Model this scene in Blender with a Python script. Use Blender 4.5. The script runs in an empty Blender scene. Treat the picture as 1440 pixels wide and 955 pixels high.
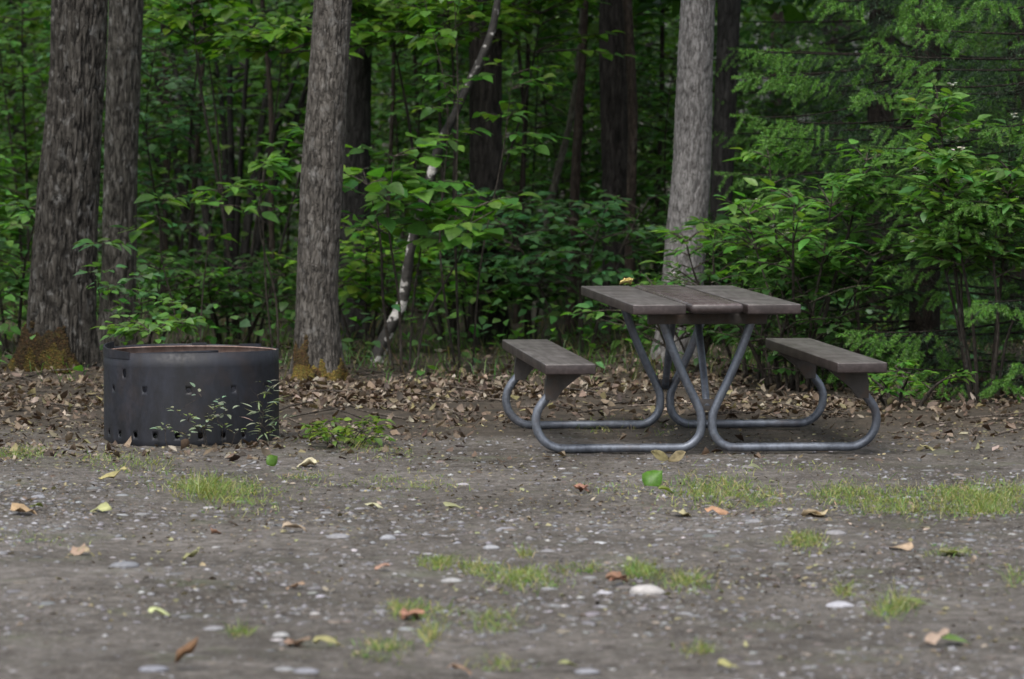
import bpy, math
import numpy as np

# ------------------------------------------------------------------ basics
F, CZ, PITCH = 5946.0, 1.486, 0.0527
scene = bpy.context.scene
COL = scene.collection
PI = math.pi

def RNG(s): return np.random.default_rng(s)

def at(px, py, Y):
    """point where the sight line of a photo pixel meets the plane y = Y"""
    x = (px - 720.0) / F; u = (477.5 - py) / F
    dy = math.cos(PITCH) + u * math.sin(PITCH); dz = -math.sin(PITCH) + u * math.cos(PITCH)
    t = Y / dy
    return np.array([x * t, Y, CZ + dz * t])

def gr(px, py):
    """point where it meets the ground"""
    x = (px - 720.0) / F; u = (477.5 - py) / F
    dy = math.cos(PITCH) + u * math.sin(PITCH); dz = -math.sin(PITCH) + u * math.cos(PITCH)
    t = -CZ / dz
    return np.array([x * t, dy * t])

def X(px, Y): return (px - 720.0) / F * Y

def hsh(i, j, k, s):
    h = (i.astype(np.int64) * 374761393 + j.astype(np.int64) * 668265263 + k.astype(np.int64) * 2147483647 + s * 974634777)
    h = (h ^ (h >> 13)) * 1274126177
    h = h & 0x7fffffff
    h = (h ^ (h >> 16)) * 2246822519 & 0x7fffffff
    return (h ^ (h >> 15)) / float(0x7fffffff)

def vnoise(p, s=0):
    p = np.asarray(p, float)
    i = np.floor(p).astype(np.int64); f = p - i
    f = f * f * (3 - 2 * f)
    r = 0
    for a in (0, 1):
        wa = f[..., 0] if a else 1 - f[..., 0]
        for b in (0, 1):
            wb = f[..., 1] if b else 1 - f[..., 1]
            for c in (0, 1):
                wc = f[..., 2] if c else 1 - f[..., 2]
                r = r + wa * wb * wc * hsh(i[..., 0] + a, i[..., 1] + b, i[..., 2] + c, s)
    return r

def fbm(p, s=0, o=3):
    r = 0; w = 0.5; t = 0; p = np.asarray(p, float)
    for k in range(o):
        r = r + w * vnoise(p * 2 ** k + 17.3 * k, s + k); t += w; w *= .5
    return r / t

def n2(x, y, sc, s=0, o=3):
    x = np.asarray(x, float); y = np.asarray(y, float)
    return fbm(np.stack([x * sc, y * sc, np.zeros_like(x) + .37], -1), s, o)

def ground_z(x, y):
    x = np.asarray(x, float); y = np.asarray(y, float)
    z = (n2(x, y, .9, 5, 2) - .5) * .05 + (n2(x, y, 5, 6, 2) - .5) * .018 + (n2(x, y, 16, 8, 1) - .5) * .006 + (n2(x, y, 34, 9, 2) - .5) * .011 * np.clip(2.4 * (n2(x, y, 1.7, 12, 2) - .25), .25, 1)
    w = np.clip((y - 20.3) / 3, 0, 1)
    z = z * (1 + 1.3 * w) + w * .02
    return z

# ------------------------------------------------------------------ mesh builder
class MB:
    def __init__(s): s.V = []; s.F = []; s.C = []; s.n = 0
    def add(s, V, faces, C=None):
        V = np.asarray(V, float).reshape(-1, 3)
        s.V.append(V)
        for f in faces: s.F.append(np.asarray(f, np.int64) + s.n)
        if C is None: C = (1, 1, 1)
        C = np.asarray(C, float)
        if C.ndim == 1: C = np.tile(C, (len(V), 1))
        s.C.append(C); s.n += len(V)
    def build(s, name, mat, parent=None, smooth=True, origin=None):
        V = np.concatenate(s.V); C = np.concatenate(s.C)
        if origin is not None: V = V - np.asarray(origin, float)
        me = bpy.data.meshes.new(name)
        cnt = np.concatenate([np.full(len(f), f.shape[1]) for f in s.F]); idx = np.concatenate([f.ravel() for f in s.F])
        st = np.concatenate([[0], np.cumsum(cnt)[:-1]])
        me.vertices.add(len(V)); me.vertices.foreach_set('co', V.ravel().astype(np.float32))
        me.loops.add(len(idx)); me.loops.foreach_set('vertex_index', idx.astype(np.int32))
        me.polygons.add(len(cnt)); me.polygons.foreach_set('loop_start', st.astype(np.int32))
        me.polygons.foreach_set('loop_total', cnt.astype(np.int32))
        me.polygons.foreach_set('use_smooth', np.full(len(cnt), smooth))
        ca = me.color_attributes.new('tint', 'FLOAT_COLOR', 'POINT')
        ca.data.foreach_set('color', np.concatenate([C, np.ones((len(C), 1))], 1).ravel().astype(np.float32))
        me.update(calc_edges=True)
        me.materials.append(mat)
        o = bpy.data.objects.new(name, me); COL.objects.link(o)
        if parent is not None: o.parent = parent
        if origin is not None and parent is None: o.location = origin
        return o

def tag(o, label=None, cat=None, group=None, kind=None):
    if label: o['label'] = label
    if cat: o['category'] = cat
    if group: o['group'] = group
    if kind: o['kind'] = kind
    return o

def empty(name, loc, label=None, cat=None, group=None, rz=0):
    o = bpy.data.objects.new(name, None); COL.objects.link(o)
    o.empty_display_size = .1; o.location = loc; o.rotation_euler = (0, 0, rz)
    return tag(o, label, cat, group)

def norm(v): return v / np.maximum(np.linalg.norm(v, axis=-1, keepdims=True), 1e-9)

def resample(P, R, step):
    P = np.asarray(P, float); R = np.asarray(R, float)
    n = len(P)
    if n > 2:   # Catmull-Rom
        Q = np.vstack([2 * P[0] - P[1], P, 2 * P[-1] - P[-2]])
        oP = []; oR = []
        for i in range(n - 1):
            k = max(2, int(np.linalg.norm(P[i + 1] - P[i]) / step))
            t = np.linspace(0, 1, k, endpoint=False)[:, None]
            a, b, c, d = Q[i], Q[i + 1], Q[i + 2], Q[i + 3]
            oP.append(.5 * (2 * b + (c - a) * t + (2 * a - 5 * b + 4 * c - d) * t ** 2 + (3 * b - a - 3 * c + d) * t ** 3))
            oR.append(R[i] + (R[i + 1] - R[i]) * t[:, 0])
        return np.vstack(oP + [P[-1:]]), np.concatenate(oR + [R[-1:]])
    k = max(2, int(np.linalg.norm(P[1] - P[0]) / step)); t = np.linspace(0, 1, k + 1)
    return P[0] + (P[1] - P[0]) * t[:, None], R[0] + (R[1] - R[0]) * t

def tube(mb, P, R, seg=8, step=.05, col=(1, 1, 1), caps=True, raw=False, disp=None, colf=None):
    if not raw: P, R = resample(P, R, step)
    P = np.asarray(P, float); R = np.asarray(R, float); n = len(P)
    T = norm(np.gradient(P, axis=0))
    u = np.cross(T[0], (0, 1, 0.01)); u /= np.linalg.norm(u)
    U = np.zeros_like(P)
    for i in range(n):
        u = u - T[i] * np.dot(u, T[i]); u /= np.linalg.norm(u); U[i] = u
    W = np.cross(T, U)
    a = np.linspace(0, 2 * PI, seg, endpoint=False)
    d = U[:, None] * np.cos(a)[None, :, None] + W[:, None] * np.sin(a)[None, :, None]
    rr = np.repeat(R[:, None], seg, 1)
    V = P[:, None] + d * rr[..., None]
    C = np.tile(np.asarray(col, float), (n * seg, 1))
    if disp is not None:
        dr, cv = disp(V, P, a, rr); V = P[:, None] + d * (rr + dr)[..., None]
        if cv is not None: C = cv.reshape(-1, 3)
    i = np.arange(n - 1)[:, None]; j = np.arange(seg)[None]; k = (j + 1) % seg
    q = np.stack([i * seg + j, i * seg + k, (i + 1) * seg + k, (i + 1) * seg + j], -1).reshape(-1, 4)
    fs = [q]
    if caps:
        fs.append(np.arange(seg)[::-1][None]); fs.append((np.arange(seg) + (n - 1) * seg)[None])
    mb.add(V.reshape(-1, 3), fs, C)

# leaf template: (u along, v across)
LU = np.array([0, .32, .32, .32, .70, .70, .70, 1.0])
LV = np.array([0, -.5, 0, .5, -.34, 0, .34, 0])
LT = np.array([[0, 1, 2], [0, 2, 3], [4, 7, 5], [5, 7, 6]])
LQ = np.array([[1, 4, 5, 2], [2, 5, 6, 3]])

def _fine():
    st = [(.10, .30), (.30, .5), (.52, .47), (.76, .27), (.90, .11)]
    U = [0.]; V = [0.]
    for u, w in st: U += [u] * 3; V += [-w, 0, w]
    U.append(1.); V.append(0.); n = len(st); T = [[0, 1, 2], [0, 2, 3]]; Q = []
    for k in range(n - 1):
        a = 1 + 3 * k; Q += [[a, a + 3, a + 4, a + 1], [a + 1, a + 4, a + 5, a + 2]]
    a = 1 + 3 * (n - 1); T += [[a, a + 3, a + 1], [a + 1, a + 3, a + 2]]
    return np.array(U), np.array(V), np.array(T), np.array(Q)
SIMPLE = (LU, LV, LT, LQ); FINE = _fine()

def leaves(mb, P, D, N, L, W, fold, curl, C, roll=0.0, tpl=SIMPLE, crumple=0.0, rg=None):
    """many leaves at once: base P, direction D, up N, length, width, fold and curl"""
    LU, LV, LT, LQ = tpl; nv = len(LU)
    P = np.asarray(P, float); n = len(P)
    if n == 0: return
    b = lambda a: np.broadcast_to(np.asarray(a, float), (n,))[:, None]
    D = norm(D); S = norm(np.cross(D, N)); N = np.cross(S, D)
    L, W, fold, curl, roll = b(L), b(W), b(fold), b(curl), b(roll)
    cc = np.where(np.abs(curl) < 1e-3, 1e-3, curl)
    x = L * np.sin(cc * LU) / cc; z = -L * (1 - np.cos(cc * LU)) / cc
    y = LV * W * np.cos(fold); z = z + np.abs(LV) * W * np.sin(fold) + LV ** 2 * W * roll
    V = P[:, None] + D[:, None] * x[..., None] + S[:, None] * y[..., None] + N[:, None] * z[..., None]
    if crumple: z = z + crumple * L * rg.standard_normal((n, nv)); y = y * (1 + 2.2 * crumple * rg.standard_normal((n, nv)))
    V = P[:, None] + D[:, None] * x[..., None] + S[:, None] * y[..., None] + N[:, None] * z[..., None]
    o = (np.arange(n) * nv)[:, None, None]
    C = np.asarray(C, float)
    if C.ndim == 1: C = np.tile(C, (n, 1))
    mb.add(V.reshape(-1, 3), [(LT[None] + o).reshape(-1, 3), (LQ[None] + o).reshape(-1, 4)], np.repeat(C, nv, 0))

def leafcards(mb, P, D, N, L, W, C):
    """simple folded four-corner leaves for masses far from view"""
    D = norm(D); S = norm(np.cross(D, N)); N = np.cross(S, D); n = len(P)
    L = np.broadcast_to(L, (n,))[:, None]; W = np.broadcast_to(W, (n,))[:, None]
    V = np.stack([P, P + D * L * .45 - S * W * .5 + N * W * .1, P + D * L - N * L * .15, P + D * L * .45 + S * W * .5 + N * W * .1], 1)
    o = (np.arange(n) * 4)[:, None, None]
    mb.add(V.reshape(-1, 3), [(np.array([[0, 1, 2], [0, 2, 3]])[None] + o).reshape(-1, 3)], np.repeat(C, 4, 0))

def pal(rg, n, cols, w=None, jit=.18, hue=.10):
    cols = np.asarray(cols, float)
    i = rg.choice(len(cols), n, p=w)
    c = cols[i] * (1 + jit * rg.standard_normal((n, 1)))
    c = c * (1 + hue * rg.standard_normal((n, 3)))
    return np.clip(c, .004, .9)

# ------------------------------------------------------------------ materials
def mat(name):
    m = bpy.data.materials.new(name); m.use_nodes = True
    nt = m.node_tree; b = nt.nodes['Principled BSDF']
    return m, nt, b
def nd(nt, t, **k):
    n = nt.nodes.new(t)
    for a, v in k.items():
        if a in n.inputs.keys(): n.inputs[a].default_value = v
        else: setattr(n, a, v)
    return n
def ramp(nt, stops, src):
    r = nt.nodes.new('ShaderNodeValToRGB'); e = r.color_ramp.elements
    while len(e) < len(stops): e.new(.5)
    for k, (p, c) in enumerate(stops):
        e[k].position = p; e[k].color = (*c, 1) if len(c) == 3 else c
    nt.links.new(src, r.inputs['Fac']); return r
def coords(nt, scale=(1, 1, 1), kind='Object'):
    tc = nt.nodes.new('ShaderNodeTexCoord'); mp = nt.nodes.new('ShaderNodeMapping')
    mp.inputs['Scale'].default_value = scale
    nt.links.new(tc.outputs[kind], mp.inputs['Vector']); return mp.outputs['Vector']
def noise(nt, vec, sc, det=4, rough=.6):
    n = nd(nt, 'ShaderNodeTexNoise'); n.inputs['Scale'].default_value = sc; n.inputs['Detail'].default_value = det
    n.inputs['Roughness'].default_value = rough; nt.links.new(vec, n.inputs['Vector']); return n
def mixc(nt, a, b, fac, mode='MIX'):
    m = nt.nodes.new('ShaderNodeMix'); m.data_type = 'RGBA'; m.blend_type = mode
    for s, v in ((m.inputs[0], fac), (m.inputs[6], a), (m.inputs[7], b)):
        if hasattr(v, 'links'): nt.links.new(v, s)
        elif isinstance(v, (int, float)): s.default_value = v
        else: s.default_value = (*v, 1)
    return m.outputs[2]
def bump(nt, b, h, st, dist):
    n = nt.nodes.new('ShaderNodeBump'); n.inputs['Strength'].default_value = st; n.inputs['Distance'].default_value = dist
    nt.links.new(h, n.inputs['Height']); nt.links.new(n.outputs['Normal'], b.inputs['Normal']); return n

def leaf_mat(name, trans=.45, rough=.42, tcol=(1.25, 1.35, .5), spec=.5):
    m, nt, b = mat(name)
    a = nd(nt, 'ShaderNodeAttribute'); a.attribute_name = 'tint'
    v = coords(nt); n = noise(nt, v, 55, 2)
    r = ramp(nt, [(.3, (.75, .75, .75)), (.75, (1.2, 1.2, 1.2))], n.outputs['Fac'])
    c = mixc(nt, a.outputs['Color'], r.outputs['Color'], 1.0, 'MULTIPLY')
    nt.links.new(c, b.inputs['Base Color']); b.inputs['Roughness'].default_value = rough
    b.inputs['Specular IOR Level'].default_value = spec
    t = nd(nt, 'ShaderNodeBsdfTranslucent')
    nt.links.new(mixc(nt, c, tcol, 1.0, 'MULTIPLY'), t.inputs['Color'])
    mx = nd(nt, 'ShaderNodeMixShader'); mx.inputs[0].default_value = trans
    nt.links.new(b.outputs[0], mx.inputs[1]); nt.links.new(t.outputs[0], mx.inputs[2])
    nt.links.new(mx.outputs[0], nt.nodes['Material Output'].inputs['Surface'])
    return m
M_LEAF = leaf_mat('leaf')
M_NEEDLE = leaf_mat('needle', .25, .5)
M_LITTER = leaf_mat('dead_leaf', .12, .65, (1, .8, .5), .35)
M_GRASS = leaf_mat('grass_blade', .4, .5)

def bark_mat(name, c0, c1, c2, stretch=.16, sc=34, lich=0.0, moss=None, b_st=.8):
    m, nt, b = mat(name)
    v = coords(nt, (1, 1, stretch)); a = nd(nt, 'ShaderNodeAttribute'); a.attribute_name = 'tint'
    n1 = noise(nt, v, sc, 5, .65)
    vo = nd(nt, 'ShaderNodeTexVoronoi'); vo.feature = 'DISTANCE_TO_EDGE'; vo.inputs['Scale'].default_value = sc * .9
    w = noise(nt, v, sc * .5, 2); wv = mixc(nt, v, w.outputs['Color'], .06); nt.links.new(wv, vo.inputs['Vector'])
    r = ramp(nt, [(.28, c0), (.5, c1), (.72, c2)], n1.outputs['Fac'])
    e = ramp(nt, [(.0, (.45, .42, .4)), (.10, (1, 1, 1))], vo.outputs['Distance'])
    c = mixc(nt, r.outputs['Color'], e.outputs['Color'], .75, 'MULTIPLY')
    c = mixc(nt, c, a.outputs['Color'], 1.0, 'MULTIPLY')
    n3 = noise(nt, coords(nt, (1, 1, .6)), 22, 5)
    if lich:
        r3 = ramp(nt, [(.56, (0, 0, 0)), (.68, (lich, lich, lich))], n3.outputs['Fac'])
        c = mixc(nt, c, (.30, .30, .29), r3.outputs['Color'])
    nt.links.new(c, b.inputs['Base Color']); b.inputs['Roughness'].default_value = .85
    b.inputs['Specular IOR Level'].default_value = .3
    h = mixc(nt, e.outputs['Color'], n1.outputs['Color'], .5); bump(nt, b, h, b_st, .02)
    return m
M_BARK_DEEP = bark_mat('bark_furrowed', (.040, .036, .030), (.125, .117, .102), (.275, .264, .245), .22, 46, .3)
M_BARK_GREY = bark_mat('bark_grey', (.070, .063, .054), (.185, .173, .155), (.32, .306, .285), .3, 54, .3)
M_BARK_PALE = bark_mat('bark_pale', (.12, .112, .105), (.31, .30, .295), (.46, .45, .445), .35, 60, .3, None, .6)
M_BARK_DARK = bark_mat('bark_dark', (.010, .009, .0085), (.029, .027, .025), (.060, .056, .053), .2, 40, .0)
M_BARK_RED = bark_mat('bark_reddish', (.03, .02, .017), (.085, .06, .05), (.16, .12, .1), .3, 40, .1)
M_STEM = bark_mat('stem_bark', (.02, .016, .013), (.055, .045, .036), (.11, .095, .08), .3, 60, .1)

def birch_mat():
    m, nt, b = mat('bark_birch_patched')
    v = coords(nt, (1, 1, 1)); n = noise(nt, v, 7.5, 3, .55)
    sx = nd(nt, 'ShaderNodeSeparateXYZ'); nt.links.new(v, sx.inputs[0])
    mr = nd(nt, 'ShaderNodeMapRange'); mr.inputs['From Min'].default_value = .45; mr.inputs['From Max'].default_value = .9; mr.inputs['To Min'].default_value = -.06; mr.inputs['To Max'].default_value = .045
    nt.links.new(sx.outputs['Z'], mr.inputs['Value'])
    sub = nd(nt, 'ShaderNodeMath'); sub.operation = 'SUBTRACT'; nt.links.new(n.outputs['Fac'], sub.inputs[0]); nt.links.new(mr.outputs[0], sub.inputs[1])
    n2_ = noise(nt, coords(nt, (1, 1, 4)), 16, 4)
    r = ramp(nt, [(.40, (.016, .014, .012)), (.59, (.042, .038, .034)), (.62, (.58, .56, .54))], sub.outputs[0])
    r2 = ramp(nt, [(.35, (.35, .33, .32)), (.6, (1, 1, 1))], n2_.outputs['Fac'])
    c = mixc(nt, r.outputs['Color'], r2.outputs['Color'], .8, 'MULTIPLY')
    nt.links.new(c, b.inputs['Base Color']); b.inputs['Roughness'].default_value = .7; bump(nt, b, n2_.outputs['Fac'], .5, .01)
    return m
M_BIRCH = birch_mat()

def ground_mat():
    m, nt, b = mat('gravelly_dirt')
    v = coords(nt)
    big = noise(nt, v, .9, 5, .6); mid = noise(nt, v, 7, 6, .7); fine = noise(nt, v, 70, 6, .75)
    c = ramp(nt, [(.3, (.056, .047, .039)), (.5, (.098, .088, .075)), (.72, (.150, .136, .122))], mid.outputs['Fac']).outputs['Color']
    c = mixc(nt, c, ramp(nt, [(.35, (.58, .56, .53)), (.65, (1.2, 1.21, 1.24))], big.outputs['Fac']).outputs['Color'], 1.0, 'MULTIPLY')
    c = mixc(nt, c, ramp(nt, [(.3, (.5, .48, .46)), (.7, (1.45, 1.45, 1.47))], fine.outputs['Fac']).outputs['Color'], .8, 'MULTIPLY')
    spk = noise(nt, v, 24, 5, .7)
    c = mixc(nt, c, ramp(nt, [(.36, (.52, .5, .48)), (.5, (1, 1, 1)), (.64, (1.55, 1.56, 1.6))], spk.outputs['Fac']).outputs['Color'], .85, 'MULTIPLY')
    vo = nd(nt, 'ShaderNodeTexVoronoi'); vo.inputs['Scale'].default_value = 75; nt.links.new(v, vo.inputs['Vector'])
    pe = ramp(nt, [(.22, (1, 1, 1)), (.34, (0, 0, 0))], vo.outputs['Distance'])
    sel = ramp(nt, [(.6, (0, 0, 0)), (.64, (1, 1, 1))], vo.outputs['Color'])
    k = mixc(nt, pe.outputs['Color'], sel.outputs['Color'], 1.0, 'MULTIPLY')
    c = mixc(nt, c, (.21, .205, .21), k)
    gm = noise(nt, v, 2.3, 5, .7)
    c = mixc(nt, c, (.085, .10, .05), ramp(nt, [(.56, (0, 0, 0)), (.72, (.5, .5, .5))], gm.outputs['Fac']).outputs['Color'])
    # humus of the woods floor behind the pad
    sx = nd(nt, 'ShaderNodeSeparateXYZ'); nt.links.new(v, sx.inputs[0])
    wn = noise(nt, v, 1.6, 4)
    ad = nd(nt, 'ShaderNodeMath'); ad.operation = 'MULTIPLY_ADD'; ad.inputs[1].default_value = 3.0
    nt.links.new(wn.outputs['Fac'], ad.inputs[0]); nt.links.new(sx.outputs['Y'], ad.inputs[2])
    mr = nd(nt, 'ShaderNodeMapRange'); mr.inputs['From Min'].default_value = 20.6; mr.inputs['From Max'].default_value = 22.0
    nt.links.new(ad.outputs[0], mr.inputs['Value'])
    hum = ramp(nt, [(.3, (.022, .018, .013)), (.7, (.075, .058, .042))], mid.outputs['Fac']).outputs['Color']
    c = mixc(nt, c, hum, mr.outputs['Result'])
    nt.links.new(c, b.inputs['Base Color']); b.inputs['Roughness'].default_value = .78; b.inputs['Specular IOR Level'].default_value = .35
    h = mixc(nt, fine.outputs['Color'], k, .35); h = mixc(nt, h, mid.outputs['Color'], .4)
    bump(nt, b, h, .9, .02)
    return m
M_GROUND = ground_mat()

def tint_mat(name, rough, metal=0.0, sc=40, lo=.75, hi=1.25, bs=.3, spec=.5):
    m, nt, b = mat(name); a = nd(nt, 'ShaderNodeAttribute'); a.attribute_name = 'tint'
    n = noise(nt, coords(nt), sc, 4)
    r = ramp(nt, [(.3, (lo,) * 3), (.7, (hi,) * 3)], n.outputs['Fac'])
    nt.links.new(mixc(nt, a.outputs['Color'], r.outputs['Color'], 1.0, 'MULTIPLY'), b.inputs['Base Color'])
    b.inputs['Roughness'].default_value = rough; b.inputs['Metallic'].default_value = metal; b.inputs['Specular IOR Level'].default_value = spec
    bump(nt, b, n.outputs['Fac'], bs, .004)
    return m
M_STONE = tint_mat('stone', .62, 0, 60, .8, 1.2, .4)
M_PETAL = tint_mat('petal', .6)
M_MOSS = tint_mat('moss', .9, 0, 90, .6, 1.35, .3, .2)

def plank_mat(name, c0, c1, c2, rough):
    m, nt, b = mat(name)
    v = coords(nt, (1, .06, 1)); n = noise(nt, v, 60, 5, .65); bl = noise(nt, coords(nt), 5, 4)
    c = ramp(nt, [(.3, c0), (.52, c1), (.75, c2)], n.outputs['Fac']).outputs['Color']
    c = mixc(nt, c, ramp(nt, [(.3, (.62, .6, .58)), (.5, (1, 1, 1)), (.7, (1.3, 1.3, 1.32))], bl.outputs['Fac']).outputs['Color'], 1.0, 'MULTIPLY')
    nt.links.new(c, b.inputs['Base Color'])
    nt.links.new(ramp(nt, [(.3, (rough + .12,) * 3), (.7, (rough - .06,) * 3)], bl.outputs['Fac']).outputs['Color'], b.inputs['Roughness'])
    bump(nt, b, n.outputs['Fac'], .35, .004)
    return m
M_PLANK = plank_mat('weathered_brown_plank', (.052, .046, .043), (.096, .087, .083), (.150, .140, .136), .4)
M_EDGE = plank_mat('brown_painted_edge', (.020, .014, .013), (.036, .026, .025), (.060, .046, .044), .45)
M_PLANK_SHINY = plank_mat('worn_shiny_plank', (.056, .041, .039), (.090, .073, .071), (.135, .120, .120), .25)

def steel_mat(name, c0, c1, metal, rough, sc=18, rust=0.0):
    m, nt, b = mat(name)
    v = coords(nt, (1, 1, .35)); n = noise(nt, v, sc, 5, .65); n1 = noise(nt, coords(nt), sc * 4, 4)
    c = ramp(nt, [(.3, c0), (.7, c1)], n.outputs['Fac']).outputs['Color']
    c = mixc(nt, c, ramp(nt, [(.3, (.75,) * 3), (.7, (1.2,) * 3)], n1.outputs['Fac']).outputs['Color'], 1.0, 'MULTIPLY')
    if rust:
        rm = ramp(nt, [(.52, (0, 0, 0)), (.66, (rust,) * 3)], noise(nt, coords(nt), 6, 5, .7).outputs['Fac']).outputs['Color']
        c = mixc(nt, c, (.09, .055, .035), rm)
    nt.links.new(c, b.inputs['Base Color']); b.inputs['Metallic'].default_value = metal
    nt.links.new(ramp(nt, [(.3, (rough - .1,) * 3), (.7, (rough + .15,) * 3)], n1.outputs['Fac']).outputs['Color'], b.inputs['Roughness'])
    bump(nt, b, n1.outputs['Fac'], .15, .003)
    return m
M_TUBE = steel_mat('dull_grey_blue_steel', (.10, .112, .135), (.20, .222, .262), .5, .42, 14, .35)
M_BRACKET = steel_mat('dark_steel', (.05, .045, .042), (.10, .09, .085), .4, .6, 14, .6)
M_RING = steel_mat('blackened_steel', (.0026, .0030, .0050), (.0145, .0170, .0265), 0, .58, 13, .10)
M_RUST = steel_mat('ashy_rusted_steel', (.17, .10, .075), (.36, .27, .235), .1, .8, 12, .0)

# ------------------------------------------------------------------ ground
def build_ground():
    def axis(a, b, st, far):
        core = np.arange(a, b + 1e-6, st); g = []; d = st
        x = 0
        while x < far:
            d *= 1.35; x += d; g.append(x)
        g = np.array(g)
        return np.concatenate([(a - g)[::-1], core, b + g])
    xs = axis(-4.2, 4.2, .024, 700); ys = axis(9.8, 27, .03, 900)
    xx, yy = np.meshgrid(xs, ys)
    V = np.stack([xx, yy, ground_z(xx, yy)], -1).reshape(-1, 3)
    nx, ny = len(xs), len(ys)
    i = np.arange(ny - 1)[:, None]; j = np.arange(nx - 1)[None]
    q = np.stack([i * nx + j, i * nx + j + 1, (i + 1) * nx + j + 1, (i + 1) * nx + j], -1).reshape(-1, 4)
    mb = MB(); mb.add(V, [q]); o = mb.build('ground', M_GROUND); tag(o, kind='structure')
build_ground()

# fields over the ground -----------------------------------------------------
def litter_edge(x): return 20.35 + .55 * np.sin(x * 1.3 + 1.0) + .35 * np.sin(x * 3.1)
TX, TY, TH = .797, 19.41, .0932
RX, RY, RR, RH = X(268.5, 19.4), 19.4, .402, .42

ICO = None
def ico(sub):
    import bmesh
    bm = bmesh.new(); bmesh.ops.create_icosphere(bm, subdivisions=sub, radius=1)
    bm.verts.ensure_lookup_table()
    V = np.array([v.co[:] for v in bm.verts]); Fc = np.array([[v.index for v in f.verts] for f in bm.faces]); bm.free()
    return V, Fc
ICO1 = ico(1); ICO2 = ico(2); ICO3 = ico(3)

def blobs(mb, rg, P, S, flat, C, base, rough=.22):
    V0, F0 = base; n = len(P); k = len(V0)
    a = rg.uniform(0, 2 * PI, n); ca, sa = np.cos(a)[:, None], np.sin(a)[:, None]
    J = 1 + rough * rg.standard_normal((n, k))
    V = V0[None] * J[..., None]
    ex = rg.uniform(.65, 1.0, n)[:, None]; fl = (flat * rg.uniform(.7, 1.3, n))[:, None]
    x = V[..., 0] * S[:, None]; y = V[..., 1] * S[:, None] * ex; z = V[..., 2] * S[:, None] * fl
    W = np.stack([x * ca - y * sa, x * sa + y * ca, z], -1) + P[:, None]
    o = (np.arange(n) * k)[:, None, None]
    mb.add(W.reshape(-1, 3), [(F0[None] + o).reshape(-1, 3)], np.repeat(C, k, 0))

def in_frame(x, y, m=.35): return np.abs(x) < y * 720 / F + m

def scatter(rg, n, y0, y1, m=.4):
    y = np.sqrt(rg.uniform(y0 ** 2, y1 ** 2, n)); x = rg.uniform(-1, 1, n) * (y * 720 / F + m)
    return x, y

def build_gravel():
    rg = RNG(3); mb = MB()
    cols = [(.145, .143, .148), (.205, .203, .215), (.10, .09, .083), (.13, .108, .09), (.30, .296, .305)]
    for n, s0, s1, base, y1 in ((17000, .003, .008, ICO1, 19.6), (12500, .007, .016, ICO1, 19.4), (1500, .014, .034, ICO2, 18.6)):
        x, y = scatter(rg, n, 10.2, y1)
        keep = rg.uniform(0, 1, n) < np.clip(.25 + 2.6 * (n2(x, y, 1.1, 21, 2) - .40), .08, 1) * np.clip((20 - y) / 3.0, .12, 1)
        x, y = x[keep], y[keep]; k = len(x)
        S = rg.uniform(s0, s1, k) ** 1.0
        fl = .5 if s1 < .01 else (.4 if s1 < .02 else .27)
        z = ground_z(x, y) - S * fl * (.0 if s1 < .02 else .3)
        P = np.stack([x, y, z], 1)
        blobs(mb, rg, P, S, fl, pal(rg, k, cols, [.30, .24, .22, .16, .08], hue=.025) * (.8 if s1 < .01 else .9), base, .16 if s1 < .02 else .07)
    tag(mb.build('gravel', M_STONE), 'grey pebbles pressed into the dark dirt of the campsite pad', 'gravel', kind='stuff')
build_gravel()

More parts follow.
